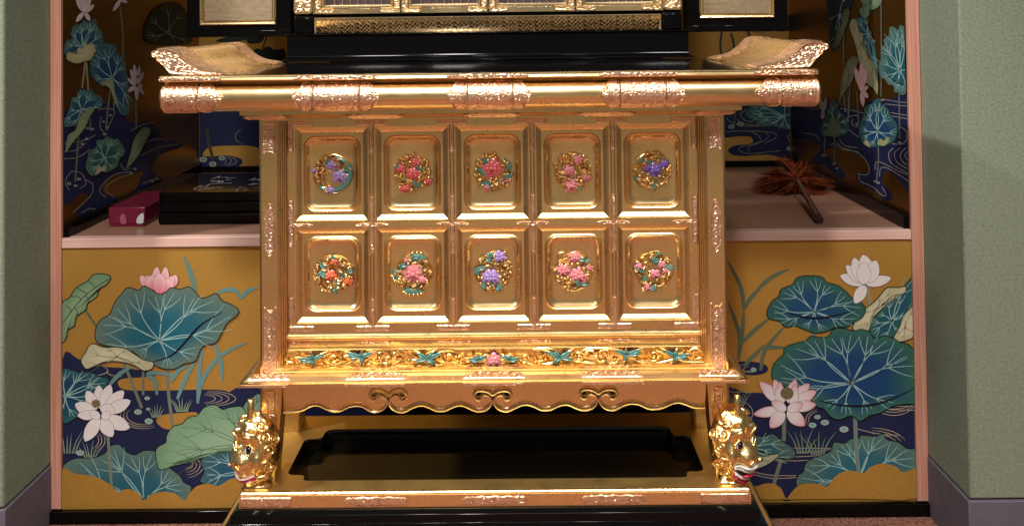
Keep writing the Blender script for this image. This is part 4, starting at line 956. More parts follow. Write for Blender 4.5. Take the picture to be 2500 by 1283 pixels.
# ------------------------------------------------------------------ carved frieze
def P3(px, py, Y): return onY(px, py, Y)
YZ = YF - 0.013
fri = MB().tube([(-PM + 0.003, YZ + 0.004, zf1 - 0.002), (PM - 0.003, YZ + 0.004, zf1 - 0.002)], 0.0016, 6).build('carved_frieze', 'gold_rich', tab)
def spiral(cx, cz, r, turns, a0, dirn, rad0, y=YZ):
    pts = []; rs = []
    N = int(26 * turns)
    for i in range(N + 1):
        t = i / N; a = a0 + dirn * 2 * PI * turns * t; rr = r * (1 - 0.88 * t)
        pts.append((cx + rr * math.cos(a), y - 0.004 * t, cz + rr * math.sin(a) * 0.92)); rs.append(rad0 * (1 - 0.45 * t))
    return MB().tube(pts, rs, 7)
def blade(mb, b, t, wd, y, lift, ridge=True):          # b, t: (x, z)
    B, T_ = Vector((b[0], 0, b[1])), Vector((t[0], 0, t[1])); d = T_ - B; L = d.length; d = d.normalized(); q = Vector((-d.z, 0, d.x))
    N = 7; vs = []
    for i in range(N + 1):
        s_ = i / N; ww = wd * 0.5 * max(0.02, math.sin(PI * min(1, 0.18 + 0.82 * s_)) ** 0.8); yy = y - lift * math.sin(PI * (0.15 + 0.75 * s_))
        c0 = B + d * L * s_
        for f, dy in ((-1, 0.0016), (-0.5, -0.0006), (0, 0.0008), (0.5, -0.0006), (1, 0.0016)):
            p_ = c0 + q * ww * f; vs.append((p_.x, yy + dy, p_.z))
    mb.add(vs, [(5 * i + j, 5 * i + j + 1, 5 * i + j + 6, 5 * i + j + 5) for i in range(N) for j in range(4)])
    return mb
zfc = (zf0 + zf1) / 2; zh = (zf1 - zf0) / 2
ux = lambda px: xp(px, 868, YZ)
for sgn in (1, -1):
    mir = lambda px: px if sgn == 1 else 2 * 1206 - px
    for px, dz, r, tn, a0, dr in ((712, 0.1, 0.70, 1.9, -0.6, 1), (815, 0.0, 0.62, 1.7, 0.4, -1), (945, -0.1, 0.55, 1.5, 2.2, 1), (930, 0.15, 0.75, 0.6, 0.2, 1), (965, 0.1, 0.7, 0.6, 0.1, 1), (998, -0.15, 0.55, 1.9, 2.5, -1), (1095, 0.05, 0.72, 1.9, 0.8, 1), (1130, -0.3, 0.45, 1.4, 2.6, -1)):
        aa = a0 if sgn == 1 else PI - a0
        spiral(ux(mir(px)), zfc + dz * zh, min(0.92, r * 1.3) * zh, tn * 0.85, aa, dr * sgn, 0.0023).build('scroll', 'gold_rich', fri)
    for l in ([(695, 888), (735, 886), (770, 872), (810, 858)], [(770, 880), (815, 890), (850, 884), (880, 866)], [(880, 866), (925, 852), (975, 852), (1000, 862)], [(905, 886), (945, 892), (985, 884), (1010, 880)], [(1045, 876), (1075, 888), (1110, 890), (1140, 878)], [(1040, 862), (1075, 850), (1110, 852)], [(1140, 878), (1165, 868), (1190, 876)]):
        MB().tube(catmull([Vector((ux(mir(a)), YZ - 0.001, P3(1206, b, YZ).z)) for a, b in l], False, 6), [0.0013 + 0.0013 * math.sin(PI * i / (6 * (len(l) - 1))) for i in range(6 * (len(l) - 1) + 1)], 7).build('scroll', 'gold_rich', fri)
    for px, py, n, R_, rot in ((764, 872, 5, 38, 0.3), (882, 866, 5, 44, 0.7), (1045, 872, 5, 44, 0.2), (1168, 876, 4, 26, 0.5)):
        for i in range(n):
            a = (0.25, 1.25, 2.8, 3.6, 5.2)[i] + 0.5 * math.sin(px * 0.7 + i); R2 = R_ * (1.15, 0.7, 1.2, 0.95, 0.85)[i]
            bx, bz = ux(mir(px)), P3(1206, py, YZ).z
            dx = math.cos(a) * R2 * 0.00072 * sgn; dz = max(-zh * 0.95, min(zh * 0.95, math.sin(a) * R2 * 0.00058))
            dz = max(zf0 + 0.002, min(zf1 - 0.002, bz + dz)) - bz
            blade(MB(), (bx, bz), (bx + dx * 0.82, bz + dz * 0.82), 0.008, YZ - 0.002, 0.005).build('leaf', 'teal', fri)
            MB().tube([(bx + dx * t, YZ - 0.0062 + 0.004 * t, bz + dz * t + 0.002 * math.sin(3 * t)) for t in (0.35, 0.6, 0.85, 1.0)], [0.0008, 0.0016, 0.0014, 0.0005], 6).build('leaf_rib', 'gold_rich', fri)
rnd = random.Random(21)
for k in range(84):
    bx = ux(700 + k * 12.1); bz = zfc + rnd.uniform(-0.55, 0.55) * zh; a = rnd.uniform(0, 6.28); L = rnd.uniform(0.009, 0.016)
    ez = max(zf0 + 0.0015, min(zf1 - 0.0015, bz + L * 0.8 * math.sin(a)))
    blade(MB(), (bx, bz), (max(-PM + 0.003, min(PM - 0.003, bx + L * math.cos(a))), ez), 0.0055, YZ + 0.0015 - rnd.uniform(0, 0.003), 0.004).build('gilt_leaf', 'gold_rich', fri)
def rosette(mb, cx, cz, r, y, n=6, rings=2, rot=0.0, sq=1.0, lift=0.004):
    for k in range(rings):
        rr = r * (1 - 0.42 * k); m_ = n if k == 0 else max(4, n - 1)
        for i in range(m_):
            a = rot + k * 0.5 + 2 * PI * i / m_
            d = Vector((math.cos(a), 0, math.sin(a) * sq)); q = Vector((-math.sin(a), 0, math.cos(a) * sq))
            c0 = Vector((cx, y - lift * (0.5 + k), cz)) + d * rr * 0.58
            mb.ball(c0, (d * rr * 0.50 + Vector((0, lift * 0.45 * (1 - k), 0)), q * rr * (0.44 if n < 7 else 0.34), Vector((0, -lift * 0.55, 0))), 8, 5)
    mb.ball((cx, y - lift * (rings + 0.25), cz), (Vector((r * 0.22, 0, 0)), Vector((0, 0, r * 0.22 * sq)), Vector((0, -lift * 0.6, 0))), 8, 5)
    return mb
rosette(MB(), ux(1205), P3(1205, 878, YZ).z, 0.0135, YZ - 0.001, 6, 2, 0.5).build('flower', 'pink', fri)

# ------------------------------------------------------------------ ten carved medallions
YM = YC + 0.0046
KP = 0.000750      # metres per photo pixel on the panel plane
# flowers: (dx, dy, radius, material, petals) and leaves / arcs, in photo pixels from the medallion centre
MED = [
 dict(ring=None, fl=[(0, -22, 17, 'lilac', 5), (18, 6, 19, 'lilac', 5), (-41, -8, 8, 'lilac', 5), (-5, 38, 11, 'lilac', 5)], arcs=[('teal', 38, 95, -120, 13, (3, 0)), ('teal', 36, 200, 290, 8, (-4, 4)), ('gold_rich', 44, 160, -30, 4, (0, -1)), ('gold_rich', 44, 200, 300, 4, (0, 1)), ('gold_rich', 24, 150, 330, 4, (-20, 8))], gl=9, tl=3, seed=1),
 dict(fl=[(-30, -10, 14, 'rose', 6), (10, -26, 16, 'rose', 6), (2, 2, 18, 'rose', 6), (-16, 34, 15, 'rose', 6), (36, 20, 11, 'rose', 5)], gl=20, tl=7, seed=2),
 dict(fl=[(-2, -10, 27, 'rose', 8), (-12, 34, 12, 'pink', 5), (34, 20, 9, 'pink', 5)], gl=14, tl=9, seed=3),
 dict(fl=[(14, -26, 18, 'pink', 7), (-8, 0, 16, 'pink', 7), (32, 14, 14, 'pink', 6), (-4, 32, 20, 'pink', 8)], gl=24, tl=1, seed=4),
 dict(fl=[(-10, -8, 13, 'violet', 5), (6, -2, 20, 'violet', 6), (28, -14, 14, 'violet', 5)], gl=18, tl=4, seed=5, arcs=[('gold_rich', 42, 200, 300, 5, (0, 0)), ('gold_rich', 34, 210, 330, 5, (2, 4)), ('gold_rich', 42, 110, 185, 5, (0, 0))]),
 dict(fl=[(2, -28, 15, 'orange', 5), (-8, 4, 17, 'orange', 6), (34, 18, 13, 'orange', 5)], gl=22, tl=9, seed=6),
 dict(fl=[(0, 0, 27, 'pink', 8), (-16, -30, 10, 'pink', 5), (20, 16, 12, 'pink', 5)], gl=10, tl=3, seed=7, pads=[(8, -34, 24, 12), (0, 42, 24, 9), (-40, 4, 9, 15)], arcs=[('gold_rich', 44, -60, 50, 4, (0, 0))]),
 dict(fl=[(14, -34, 19, 'lilac', 7), (-6, 12, 22, 'lilac', 8)], gl=14, tl=8, seed=8, arcs=[('gold_rich', 43, 120, 330, 4, (0, 0))]),
 dict(fl=[(2, -32, 17, 'pink', 6), (-26, -2, 19, 'pink', 7), (12, 10, 23, 'pink', 8), (36, -8, 11, 'pink', 5)], gl=14, tl=7, seed=9, arcs=[('gold_rich', 44, 210, 320, 4, (0, 0)), ('gold_rich', 12, 0, 330, 4, (-26, -32))]),
 dict(fl=[(-34, -10, 12, 'pink', 5), (18, -14, 13, 'pink', 5), (28, 0, 13, 'pink', 5), (2, 8, 14, 'pink', 5), (-16, 38, 12, 'pink', 5)], gl=14, tl=13, seed=10, arcs=[('gold_rich', 43, -70, 30, 4, (0, 0))]),
]
names = ['lilac iris spray curled in a teal crescent', 'rose red blossoms among gold leaves', 'one large rose peony', 'pink chrysanthemums', 'violet bellflowers in gold leaves', 'orange blossoms and teal leaves', 'pink peony between teal pads', 'two lilac peonies', 'pink peony cluster', 'small pale pink blossoms with teal leaves']
for i, (cx, cz) in enumerate(med_c):
    d = MED[i]; rnd = random.Random(d['seed'])
    mb = MB()
    a0 = rnd.uniform(0, 6)
    N = 34
    ringpts = [(cx + KP * 40 * (1 + 0.06 * math.sin(5 * t + a0)) * math.cos(t), YM - 0.002 - 0.001 * math.sin(3 * t), cz + KP * 43 * (1 + 0.06 * math.sin(4 * t + a0)) * math.sin(t)) for t in np.linspace(a0, a0 + (3.2 if i == 0 else 5.6), N)]
    mb.tube(ringpts, 0.0013, 6)
    root = mb.build('medallion', 'gold_rich', tab); root['label'] = 'carved medallion of ' + names[i]
    for k in range(7):
        t0 = rnd.uniform(0, 6.28); r0 = rnd.uniform(5, 20); t1 = t0 + rnd.uniform(0.8, 2.0); r1 = rnd.uniform(30, 42)
        pts = [Vector((cx + KP * r_ * math.cos(t), YM - 0.002 - 0.003 * math.sin(PI * q / 4), cz + KP * r_ * math.sin(t))) for q, (r_, t) in enumerate([(r0 + (r1 - r0) * q / 4, t0 + (t1 - t0) * (q / 4) ** 1.4) for q in range(5)])]
        MB().tube(catmull(pts, False, 3), 0.0012, 6).build('stem', 'gold_rich', root)
    ng = int(d['gl'] * 2.2)
    for k in range(ng + d['tl']):
        mt = 'gold_rich' if k < ng else 'teal'
        t = rnd.uniform(0, 6.28) if i else rnd.uniform(-0.3, 3.6)
        r_ = rnd.uniform(14, 40); L = rnd.uniform(13, 22) if mt == 'gold_rich' else rnd.uniform(18, 26); a = t + rnd.uniform(-1.5, 1.5)
        bx, bz = cx + KP * r_ * math.cos(t), cz + KP * r_ * math.sin(t)
        ex, ez = bx + KP * L * math.cos(a), bz + KP * L * math.sin(a)
        dd = math.hypot(ex - cx, ez - cz)
        if dd > 47 * KP: ex, ez = cx + (ex - cx) * 47 * KP / dd, cz + (ez - cz) * 47 * KP / dd
        blade(MB(), (bx, bz), (ex, ez), KP * (9 if mt == 'gold_rich' else 12), YM - 0.002 - rnd.uniform(0, 0.003), 0.0045).build('leaf', 'gold_pale' if mt == 'gold_rich' else mt, root)
    for k in range(22 if i else 8):
        t = 6.28 * k / 22 + rnd.uniform(-0.1, 0.1) + (1.2 if i == 0 else 0); r_ = rnd.uniform(35, 41); sg = rnd.choice((-1, 1)); dt = rnd.uniform(0.3, 0.5) * sg
        blade(MB(), (cx + KP * r_ * math.cos(t), cz + KP * r_ * math.sin(t)), (cx + KP * (r_ + 3) * math.cos(t + dt), cz + KP * (r_ + 3) * math.sin(t + dt)), KP * 7, YM - 0.002 - rnd.uniform(0, 0.0025), 0.004).build('leaf', 'gold_pale', root)
    for m_, r_, a0_, a1_, wd, (ox, oy) in d.get('arcs', []) or []:
        pts = []; rs = []
        for q in range(19):
            t = rad(a0_ + (a1_ - a0_) * q / 18)
            pts.append((cx + KP * (ox + r_ * math.cos(t)), YM - 0.0035, cz + KP * (-oy + r_ * math.sin(t)))); rs.append(max(0.0004, KP * wd * 0.5 * math.sin(PI * (0.06 + 0.88 * q / 18)) ** 0.8))
        MB().tube(pts, rs, 8).build('crescent', m_, root)
    for px, py, ra, rb in d.get('pads', []):
        mb = MB(); mb.ball((cx + KP * px, YM - 0.003, cz - KP * py), ((KP * ra, 0, 0), (0, 0, KP * rb), (0, -0.004, 0)), 14, 6)
        mb.build('pad', 'teal', root)
        for q in range(7):
            t = PI * (0.1 + 0.8 * q / 6) * (1 if py < 0 else -1)
            MB().ball((cx + KP * (px + ra * math.cos(t)), YM - 0.004, cz - KP * (py - rb * math.sin(t))), ((KP * 4, 0, 0), (0, 0, KP * 4), (0, -0.002, 0)), 7, 5).build('pad_bead', 'gold_rich', root)
    for (px, py, r_, mt, n) in d['fl']:
        f_ = rosette(MB(), cx + KP * px, cz - KP * py, KP * r_, YM - 0.0035, n, 3 if r_ > 18 else 2, rnd.uniform(0, 3), 0.9, 0.0034).build('flower', mt, root)
        mb = MB()
        for q in range(2):
            t = rnd.uniform(0, 6.28); mb = MB()
            mb.ball((cx + KP * (px + r_ * 0.95 * math.cos(t)), YM - 0.0062, cz - KP * (py + r_ * 0.9 * math.sin(t))), ((KP * 3.6, 0, 0), (0, 0, KP * 3), (0, -0.0015, 0)), 7, 5)
            mb.build('bead', 'gold_rich', root)

# ------------------------------------------------------------------ demon heads at the feet
def head(pos, yaw, opened, scale, nm_label):
    feats = [(0, -7, 0.27, 14), (15, -12, 0.22, 9), (-15, -12, 0.22, 9), (22, 27, 0.27, 11), (-22, 27, 0.27, 11), (0, 17, -0.12, 8), (40, 28, 0.16, 10), (-40, 28, 0.16, 10), (26, 9, -0.16, 10), (-26, 9, -0.16, 10), (46, -10, 0.24, 14), (-46, -10, 0.24, 14),
             (0, -28, 0.20, 22), (26, -34, 0.06, 12), (-26, -34, 0.06, 12), (0, -64, 0.24, 15), (0, 20, -0.05, 8), (0, 45, 0.10, 14), (55, -45, 0.10, 14), (-55, -45, 0.10, 14)]
    rnd = random.Random(5 + opened)
    for q in range(120):
        el = rnd.uniform(-50, 88); az = rnd.uniform(-180, 180)
        if el > 40 or abs(az) > 62: feats.append((az, el, rnd.choice((0.03, 0.045, -0.04)), rnd.uniform(6, 10)))
    dirs = [(Vector((math.sin(rad(a)) * math.cos(rad(e)), math.cos(rad(a)) * math.cos(rad(e)), math.sin(rad(e)))), am, math.cos(rad(sg)), sg) for a, e, am, sg in feats]
    fd = np.array([tuple(d[0]) for d in dirs]); fa = np.array([d[1] for d in dirs]); fs_ = np.array([rad(d[3]) for d in dirs])
    Rz = Matrix.Rotation(yaw, 3, 'Z')
    def S(az, el, off=0.0):
        d = np.array([math.sin(rad(az)) * math.cos(rad(el)), math.cos(rad(az)) * math.cos(rad(el)), math.sin(rad(el))])
        ang = np.arccos(np.clip(fd @ d, -1, 1))
        r = 1.0 + float((fa * np.exp(-(ang / fs_) ** 2)).sum()) + off
        return Vector(pos) + Rz @ Vector((d[0] * r * 0.72 * scale, d[1] * r * 0.66 * scale, d[2] * r * 1.08 * scale))
    NU, NV = 84, 56
    vs = [S(0, -90)]
    for i in range(1, NV):
        for j in range(NU): vs.append(S(360 * j / NU, -90 + 180 * i / NV))
    vs.append(S(0, 90)); L = len(vs) - 1; fs2 = []
    for j in range(NU):
        k = (j + 1) % NU
        fs2.append((0, 1 + j, 1 + k))
        for i in range(NV - 2): fs2.append((1 + i * NU + j, 1 + (i + 1) * NU + j, 1 + (i + 1) * NU + k, 1 + i * NU + k))
        fs2.append((1 + (NV - 2) * NU + j, L, 1 + (NV - 2) * NU + k))
    hd = MB().add(vs, [f[::-1] for f in fs2]).build('demon_head', 'carved', tab, angle=75)
    hd['label'] = nm_label
    for sg in (-1, 1):
        c = S(sg * 26, 9, 0.0); n = (c - Vector(pos)).normalized(); t1 = Vector((-n.y, n.x, 0)).normalized(); t2 = n.cross(t1)
        MB().ball(c, (t1 * 0.23 * scale, t2 * 0.16 * scale, n * 0.12 * scale), 14, 8).build('eye', 'white' if sg < 0 else 'flesh', hd)
        c2 = c + n * 0.075 * scale
        MB().ball(c2, (t1 * 0.105 * scale, t2 * 0.115 * scale, n * 0.07 * scale), 12, 8).build('pupil', 'ink', hd)
        br = [S(sg * a, e, 0.0) for a, e in ((10, 19), (20, 25), (31, 25), (42, 18))]
        MB().tube(catmull(br, False, 4), [0.05 * scale * math.sin(PI * (0.15 + 0.8 * q / 12)) for q in range(13)], 7).build('eyebrow', 'carved', hd)
        lid = [S(sg * a, e, 0.05) for a, e in ((12, 8), (20, 15), (30, 16), (40, 9))]
        MB().tube(catmull(lid, False, 4), 0.028 * scale, 6).build('eyelid', 'carved', hd)
        lid = [S(sg * a, e, 0.05) for a, e in ((13, 5), (22, 1), (31, 1), (40, 7))]
        MB().tube(catmull(lid, False, 4), 0.026 * scale, 6).build('eyelid', 'carved', hd)
        ear = S(sg * 92, 46, 0.05); n = (ear - Vector(pos)).normalized(); up = Rz @ Vector((0, -0.55, 0.8)); up = (up - n * up.dot(n)).normalized(); q_ = n.cross(up)
        MB().ball(ear, (up * 0.30 * scale, q_ * 0.13 * scale, n * 0.10 * scale), 12, 7).build('ear', 'carved', hd)
        MB().tube([S(sg * 8, -9, 0.10), S(sg * 14, -12, 0.08)], 0.035 * scale, 6).build('nostril', 'ink' if False else 'carved', hd)
        for k, (a, e) in enumerate(((70, 25), (78, 5), (72, -18), (66, -40), (62, 46), (95, -30), (100, 20))):
            c = S(sg * a, e, 0.03); n = (c - Vector(pos)).normalized(); t1 = n.orthogonal().normalized(); t2 = n.cross(t1); pts = []; rs = []
            for q in range(22):
                tt = q / 21; aa = tt * 9.5 * sg; rr = 0.21 * scale * (1 - 0.85 * tt)
                pts.append(c + t1 * rr * math.cos(aa) + t2 * rr * math.sin(aa) + n * 0.03 * scale * tt - n * 0.02 * scale); rs.append(0.055 * scale * (1 - 0.4 * tt))
            MB().tube(pts, rs, 6).build('mane_curl', 'carved', hd)
    hb = S(0, 66, -0.05)
    MB().tube([hb, hb + Vector((0, 0, 0.30 * scale)), hb + Vector((0, 0, 0.60 * scale)), hb + Vector((0.0, 0, 0.62 * scale))], [0.135 * scale, 0.11 * scale, 0.10 * scale, 0.05 * scale], 10).build('horn', 'carved', hd)
    if opened:
        g = []; NA, NE = 20, 8
        for i in range(NA + 1):
            a = -44 + 88 * i / NA; mid = math.cos(rad(a * 1.9)); up_ = -22 - 4 * mid + 3 * abs(a) / 44; lo_ = up_ - 4 - 17 * max(0, mid) ** 0.7
            for j in range(NE + 1): g.append(S(a, up_ + (lo_ - up_) * j / NE, 0.015))
        MB().add(g, [(i * (NE + 1) + j, (i + 1) * (NE + 1) + j, (i + 1) * (NE + 1) + j + 1, i * (NE + 1) + j + 1) for i in range(NA) for j in range(NE)]).build('mouth', 'ink', hd)
        upl = [S(a, -22 - 4 * math.cos(rad(a * 1.9)) + 3 * abs(a) / 44 - 1, 0.06) for a in np.linspace(-42, 42, 19)]
        for q in range(len(upl) - 1):
            c = (upl[q] + upl[q + 1]) / 2; n = (c - Vector(pos)).normalized()
            MB().ball(c, (Vector((0, 0, 0.062 * scale)), n.cross(Vector((0, 0, 1))).normalized() * 0.05 * scale, n * 0.04 * scale), 8, 5).build('tooth', 'white', hd)
        low = [S(a, -28 - 18 * max(0, math.cos(rad(a * 1.9))) ** 0.7 + 2, 0.055) for a in np.linspace(-37, 37, 25)]
        MB().tube(low, 0.05 * scale, 7).build('lower_teeth', 'white', hd)
        lip = [S(a, -31 - 20 * max(0, math.cos(rad(a * 1.9))) ** 0.7 - 2, 0.05) for a in np.linspace(-38, 38, 25)]
        MB().tube(lip, 0.075 * scale, 7).build('lower_lip', 'red', hd)
        must = [S(a, -17 - 4 * math.cos(rad(a * 1.9)), 0.07) for a in np.linspace(-40, 40, 19)]
        MB().tube(must, [0.022 * scale + 0.028 * scale * math.cos(rad(a * 2)) for a in np.linspace(-40, 40, 19)], 7).build('upper_lip', 'white', hd)
        MB().ball(S(0, -37, 0.02), (Rz @ Vector((0.26 * scale, 0, 0)), Rz @ Vector((0, 0.16 * scale, 0.02 * scale)), Vector((0, 0, 0.07 * scale))), 12, 7).build('tongue', 'red', hd)
    else:
        lip = [S(a, -40 + 5 * abs(a) / 44, 0.05) for a in np.linspace(-44, 44, 25)]
        MB().tube(lip, 0.048 * scale, 7).build('lip', 'red', hd)
        lip = [S(a, -36 + 6 * abs(a) / 44, 0.05) for a in np.linspace(-40, 40, 25)]
        MB().tube(lip, 0.034 * scale, 7).build('lip', 'flesh', hd)
        for sg in (-1, 1):
            b = S(sg * 28, -37, 0.06)
            MB().tube([b + Vector((0, 0, -0.05 * scale)), b + Vector((0, 0, 0.16 * scale))], [0.05 * scale, 0.012 * scale], 7).build('tusk', 'white', hd)
    MB().moulding([(0.005, zb2 - 0.0004), (0.007, zb2 + 0.004), (0.005, zb2 + 0.008), (0.0, zb2 + 0.012), (-0.002, zb2 + 0.03)], 0.016, pos[1] - 0.016, pos[1] + 0.018, cx=pos[0]).build('neck', 'carved', hd)
HS = 0.054
MB.ang = 80
hz_ = zb2 + 0.064
hxl = onY(628, 1110, YP - 0.028).x; hxr = onY(1787, 1095, YP - 0.028).x
head((hxl, YP - 0.024, hz_), rad(90 + 52), 0, HS, 'gold demon head with closed red lips')
head((hxr, YP - 0.024, hz_), rad(-90 - 50), 1, HS, 'gold demon head with open mouth and white teeth')

MB.ang = 32
# ------------------------------------------------------------------ black altar cabinet on the shelf behind the table
YK = 2.20
cab = thing('altar_cabinet', 'black lacquered altar cabinet with gold lattice doors standing behind the gold table', 'altar cabinet', (0, 2.45, ZS))
zk0 = zq1 + 0.0015
MB().box(-0.36, 0.36, 2.212, 2.80, ZS, zk0 - 0.0005).build('stand', 'black_matt', cab)
def kx(px, py, Y=YK): return xp(px, py, Y)
x0, x1 = kx(684, 150), kx(1695, 136)
za, zb_ = zk0, z(139, YK)
MB().moulding([(0, za), (0, zb_ - 0.005), (-0.003, zb_ - 0.002), (-0.006, zb_ - 0.0015), (-0.008, zb_)], (x1 - x0) / 2, YK, 2.85, cx=(x0 + x1) / 2).build('plinth', 'black', cab, bevel=0.001)
x0, x1 = kx(700, 110, YK + 0.012), kx(1681, 100, YK + 0.012)
zc2 = z(79, YK + 0.012)
MB().moulding([(0, zb_ - 0.0002), (0.003, zb_ + 0.001), (0.001, zb_ + 0.004), (0, zb_ + 0.008), (0, zc2 - 0.004), (0.004, zc2 - 0.002), (0.004, zc2)], (x1 - x0) / 2, YK + 0.012, 2.83, cx=(x0 + x1) / 2).build('plinth', 'black', cab, bevel=0.001)
YD = YK + 0.07
x0, x1 = kx(718, 60, YD), kx(1664, 50, YD)
zd0 = z(83, YD)
ZKT = 1.72
MB().box(x0, x1, YD + 0.012, 2.82, zc2 - 0.002, ZKT).build('cabinet_body', 'black', cab, bevel=0.002)
xb0, xb1 = kx(769, 60, YD), kx(1613, 50, YD)
for a, b in ((x0, xb0 - 0.001), (xb1 + 0.001, x1)):
    MB().box(a + 0.002, b, YD - 0.012, YD + 0.0115, zc2 + 0.0003, z(36, YD)).build('corner_block', 'black', cab, bevel=0.004)
# key-fret band
zf_0, zf_1 = zc2 + 0.0008, z(39, YD - 0.004)
zfm = zf_0 + (zf_1 - zf_0) * 0.46
def fy(zz): return YD - 0.002 + max(0.0, (zfm - zz)) * 0.30
MB().loft([[(xb0, fy(zz), zz), (xb1, fy(zz), zz), (xb1, YD + 0.0115, zz), (xb0, YD + 0.0115, zz)] for zz in (zf_0, zfm, zf_1)]).build('fret_band', 'fret_ground', cab)
MB().box(xb0, xb1, YD - 0.0052, YD - 0.0021, zf_1 - 0.0022, zf_1).build('fret_border', 'gold_pale', cab)
for xe in (xb0, xb1 - 0.003): MB().box(xe, xe + 0.003, YD - 0.0050, YD + 0.0118, zf_0, zf_1 - 0.0023).build('fret_border', 'gold_pale', cab)
bandh = zf_1 - 0.0025 - zf_0
mb = MB(); un = 0.0090
def bar(xa, za_, xb, zb__):
    A, B = Vector((xa, 0, za_)), Vector((xb, 0, zb__)); d = (B - A).normalized(); q = Vector((-d.z, 0, d.x)) * 0.00115
    lo_, hi_ = zf_0 + 0.0008, zf_1 - 0.0024
    def cl(Pt): return Vector((min(max(Pt.x, xb0 + 0.001), xb1 - 0.001), 0, min(max(Pt.z, lo_), hi_)))
    if max(A.z, B.z) < lo_ or min(A.z, B.z) > hi_: return
    # clip along the bar
    t0, t1 = 0.0, 1.0; dz = B.z - A.z
    if abs(dz) > 1e-9:
        ta, tb_ = sorted(((lo_ - A.z) / dz, (hi_ - A.z) / dz)); t0, t1 = max(t0, ta), min(t1, tb_)
    if t1 <= t0: return
    A, B = A.lerp(B, t0), A.lerp(B, t1)
    if B.x < xb0 or A.x > xb1 or A.x < xb0 + 0.001 or B.x > xb1 - 0.001: return
    q4 = [A + q, A - q, B - q, B + q]; q5 = [A + q * 0.35, A - q * 0.35, B - q * 0.35, B + q * 0.35]
    mb.add([(v.x, fy(v.z) - 0.0001, v.z) for v in q4] + [(v.x, fy(v.z) - 0.0018, v.z) for v in q5], [(4, 5, 6, 7), (0, 1, 5, 4), (1, 2, 6, 5), (2, 3, 7, 6), (3, 0, 4, 7)])
# sayagata-like lattice: swastika-linked diagonal bars reduced to its long and short strokes
nrow, ncol = 8, int((xb1 - xb0) / un) + 8
c45 = 0.82
for r_ in range(-2, nrow):
    for c_ in range(-6, ncol):
        bx = xb0 + c_ * un + (r_ % 2) * un * 0.5; bz = zf_0 + r_ * un * c45 * 0.62
        kk = (c_ + 2 * r_) % 4
        if kk == 0: bar(bx, bz, bx + 2.1 * un, bz + 2.1 * un * c45)
        elif kk == 2: bar(bx, bz + 1.5 * un * c45, bx + 1.5 * un, bz)
        elif kk == 1: bar(bx, bz, bx + 0.8 * un, bz + 0.8 * un * c45)
        else: bar(bx, bz + 0.7 * un * c45, bx + 0.7 * un, bz)
o = mb.build('fret_relief', 'gold_pale', cab); o['kind'] = 'stuff'
# corner plates and four lattice doors
def zl(py): return z(py, YD)
zd = zl(31)
for a, b, nm in ((718, 764, 0), (1619, 1664, 1)):
    xa, xb = kx(a, 20, YD), kx(b, 20, YD)
    pts = rpoly([(xa, zd + 0.001), (xb, zd + 0.001), (xb, ZKT - 0.3), (xa, ZKT - 0.3)], 0.008)
    MB().loft([[(q.x, YD + 0.0118, q.y) for q in pts], [(q.x, YD - 0.004, q.y) for q in pts]]).build('corner_plate', 'gold_pale', cab, bevel=0.001)
    fit_front('corner_fitting', cab, xa + 0.003, xb - 0.003, zd + 0.004, zd + 0.10, YD - 0.0042, vertical=True, m='fit_pale', wl=0.012, amp=0.0022)
    MB().box(*((xb + 0.0004, xb + 0.0034) if nm == 0 else (xa - 0.0034, xa - 0.0004)), YD, YD + 0.0116, zd, ZKT - 0.3).build('corner_strip', 'gold_pale', cab)
dx_ = [kx(768, 20, YD), kx(979, 17, YD), kx(1192, 14, YD), kx(1404, 11, YD), kx(1616, 9, YD)]
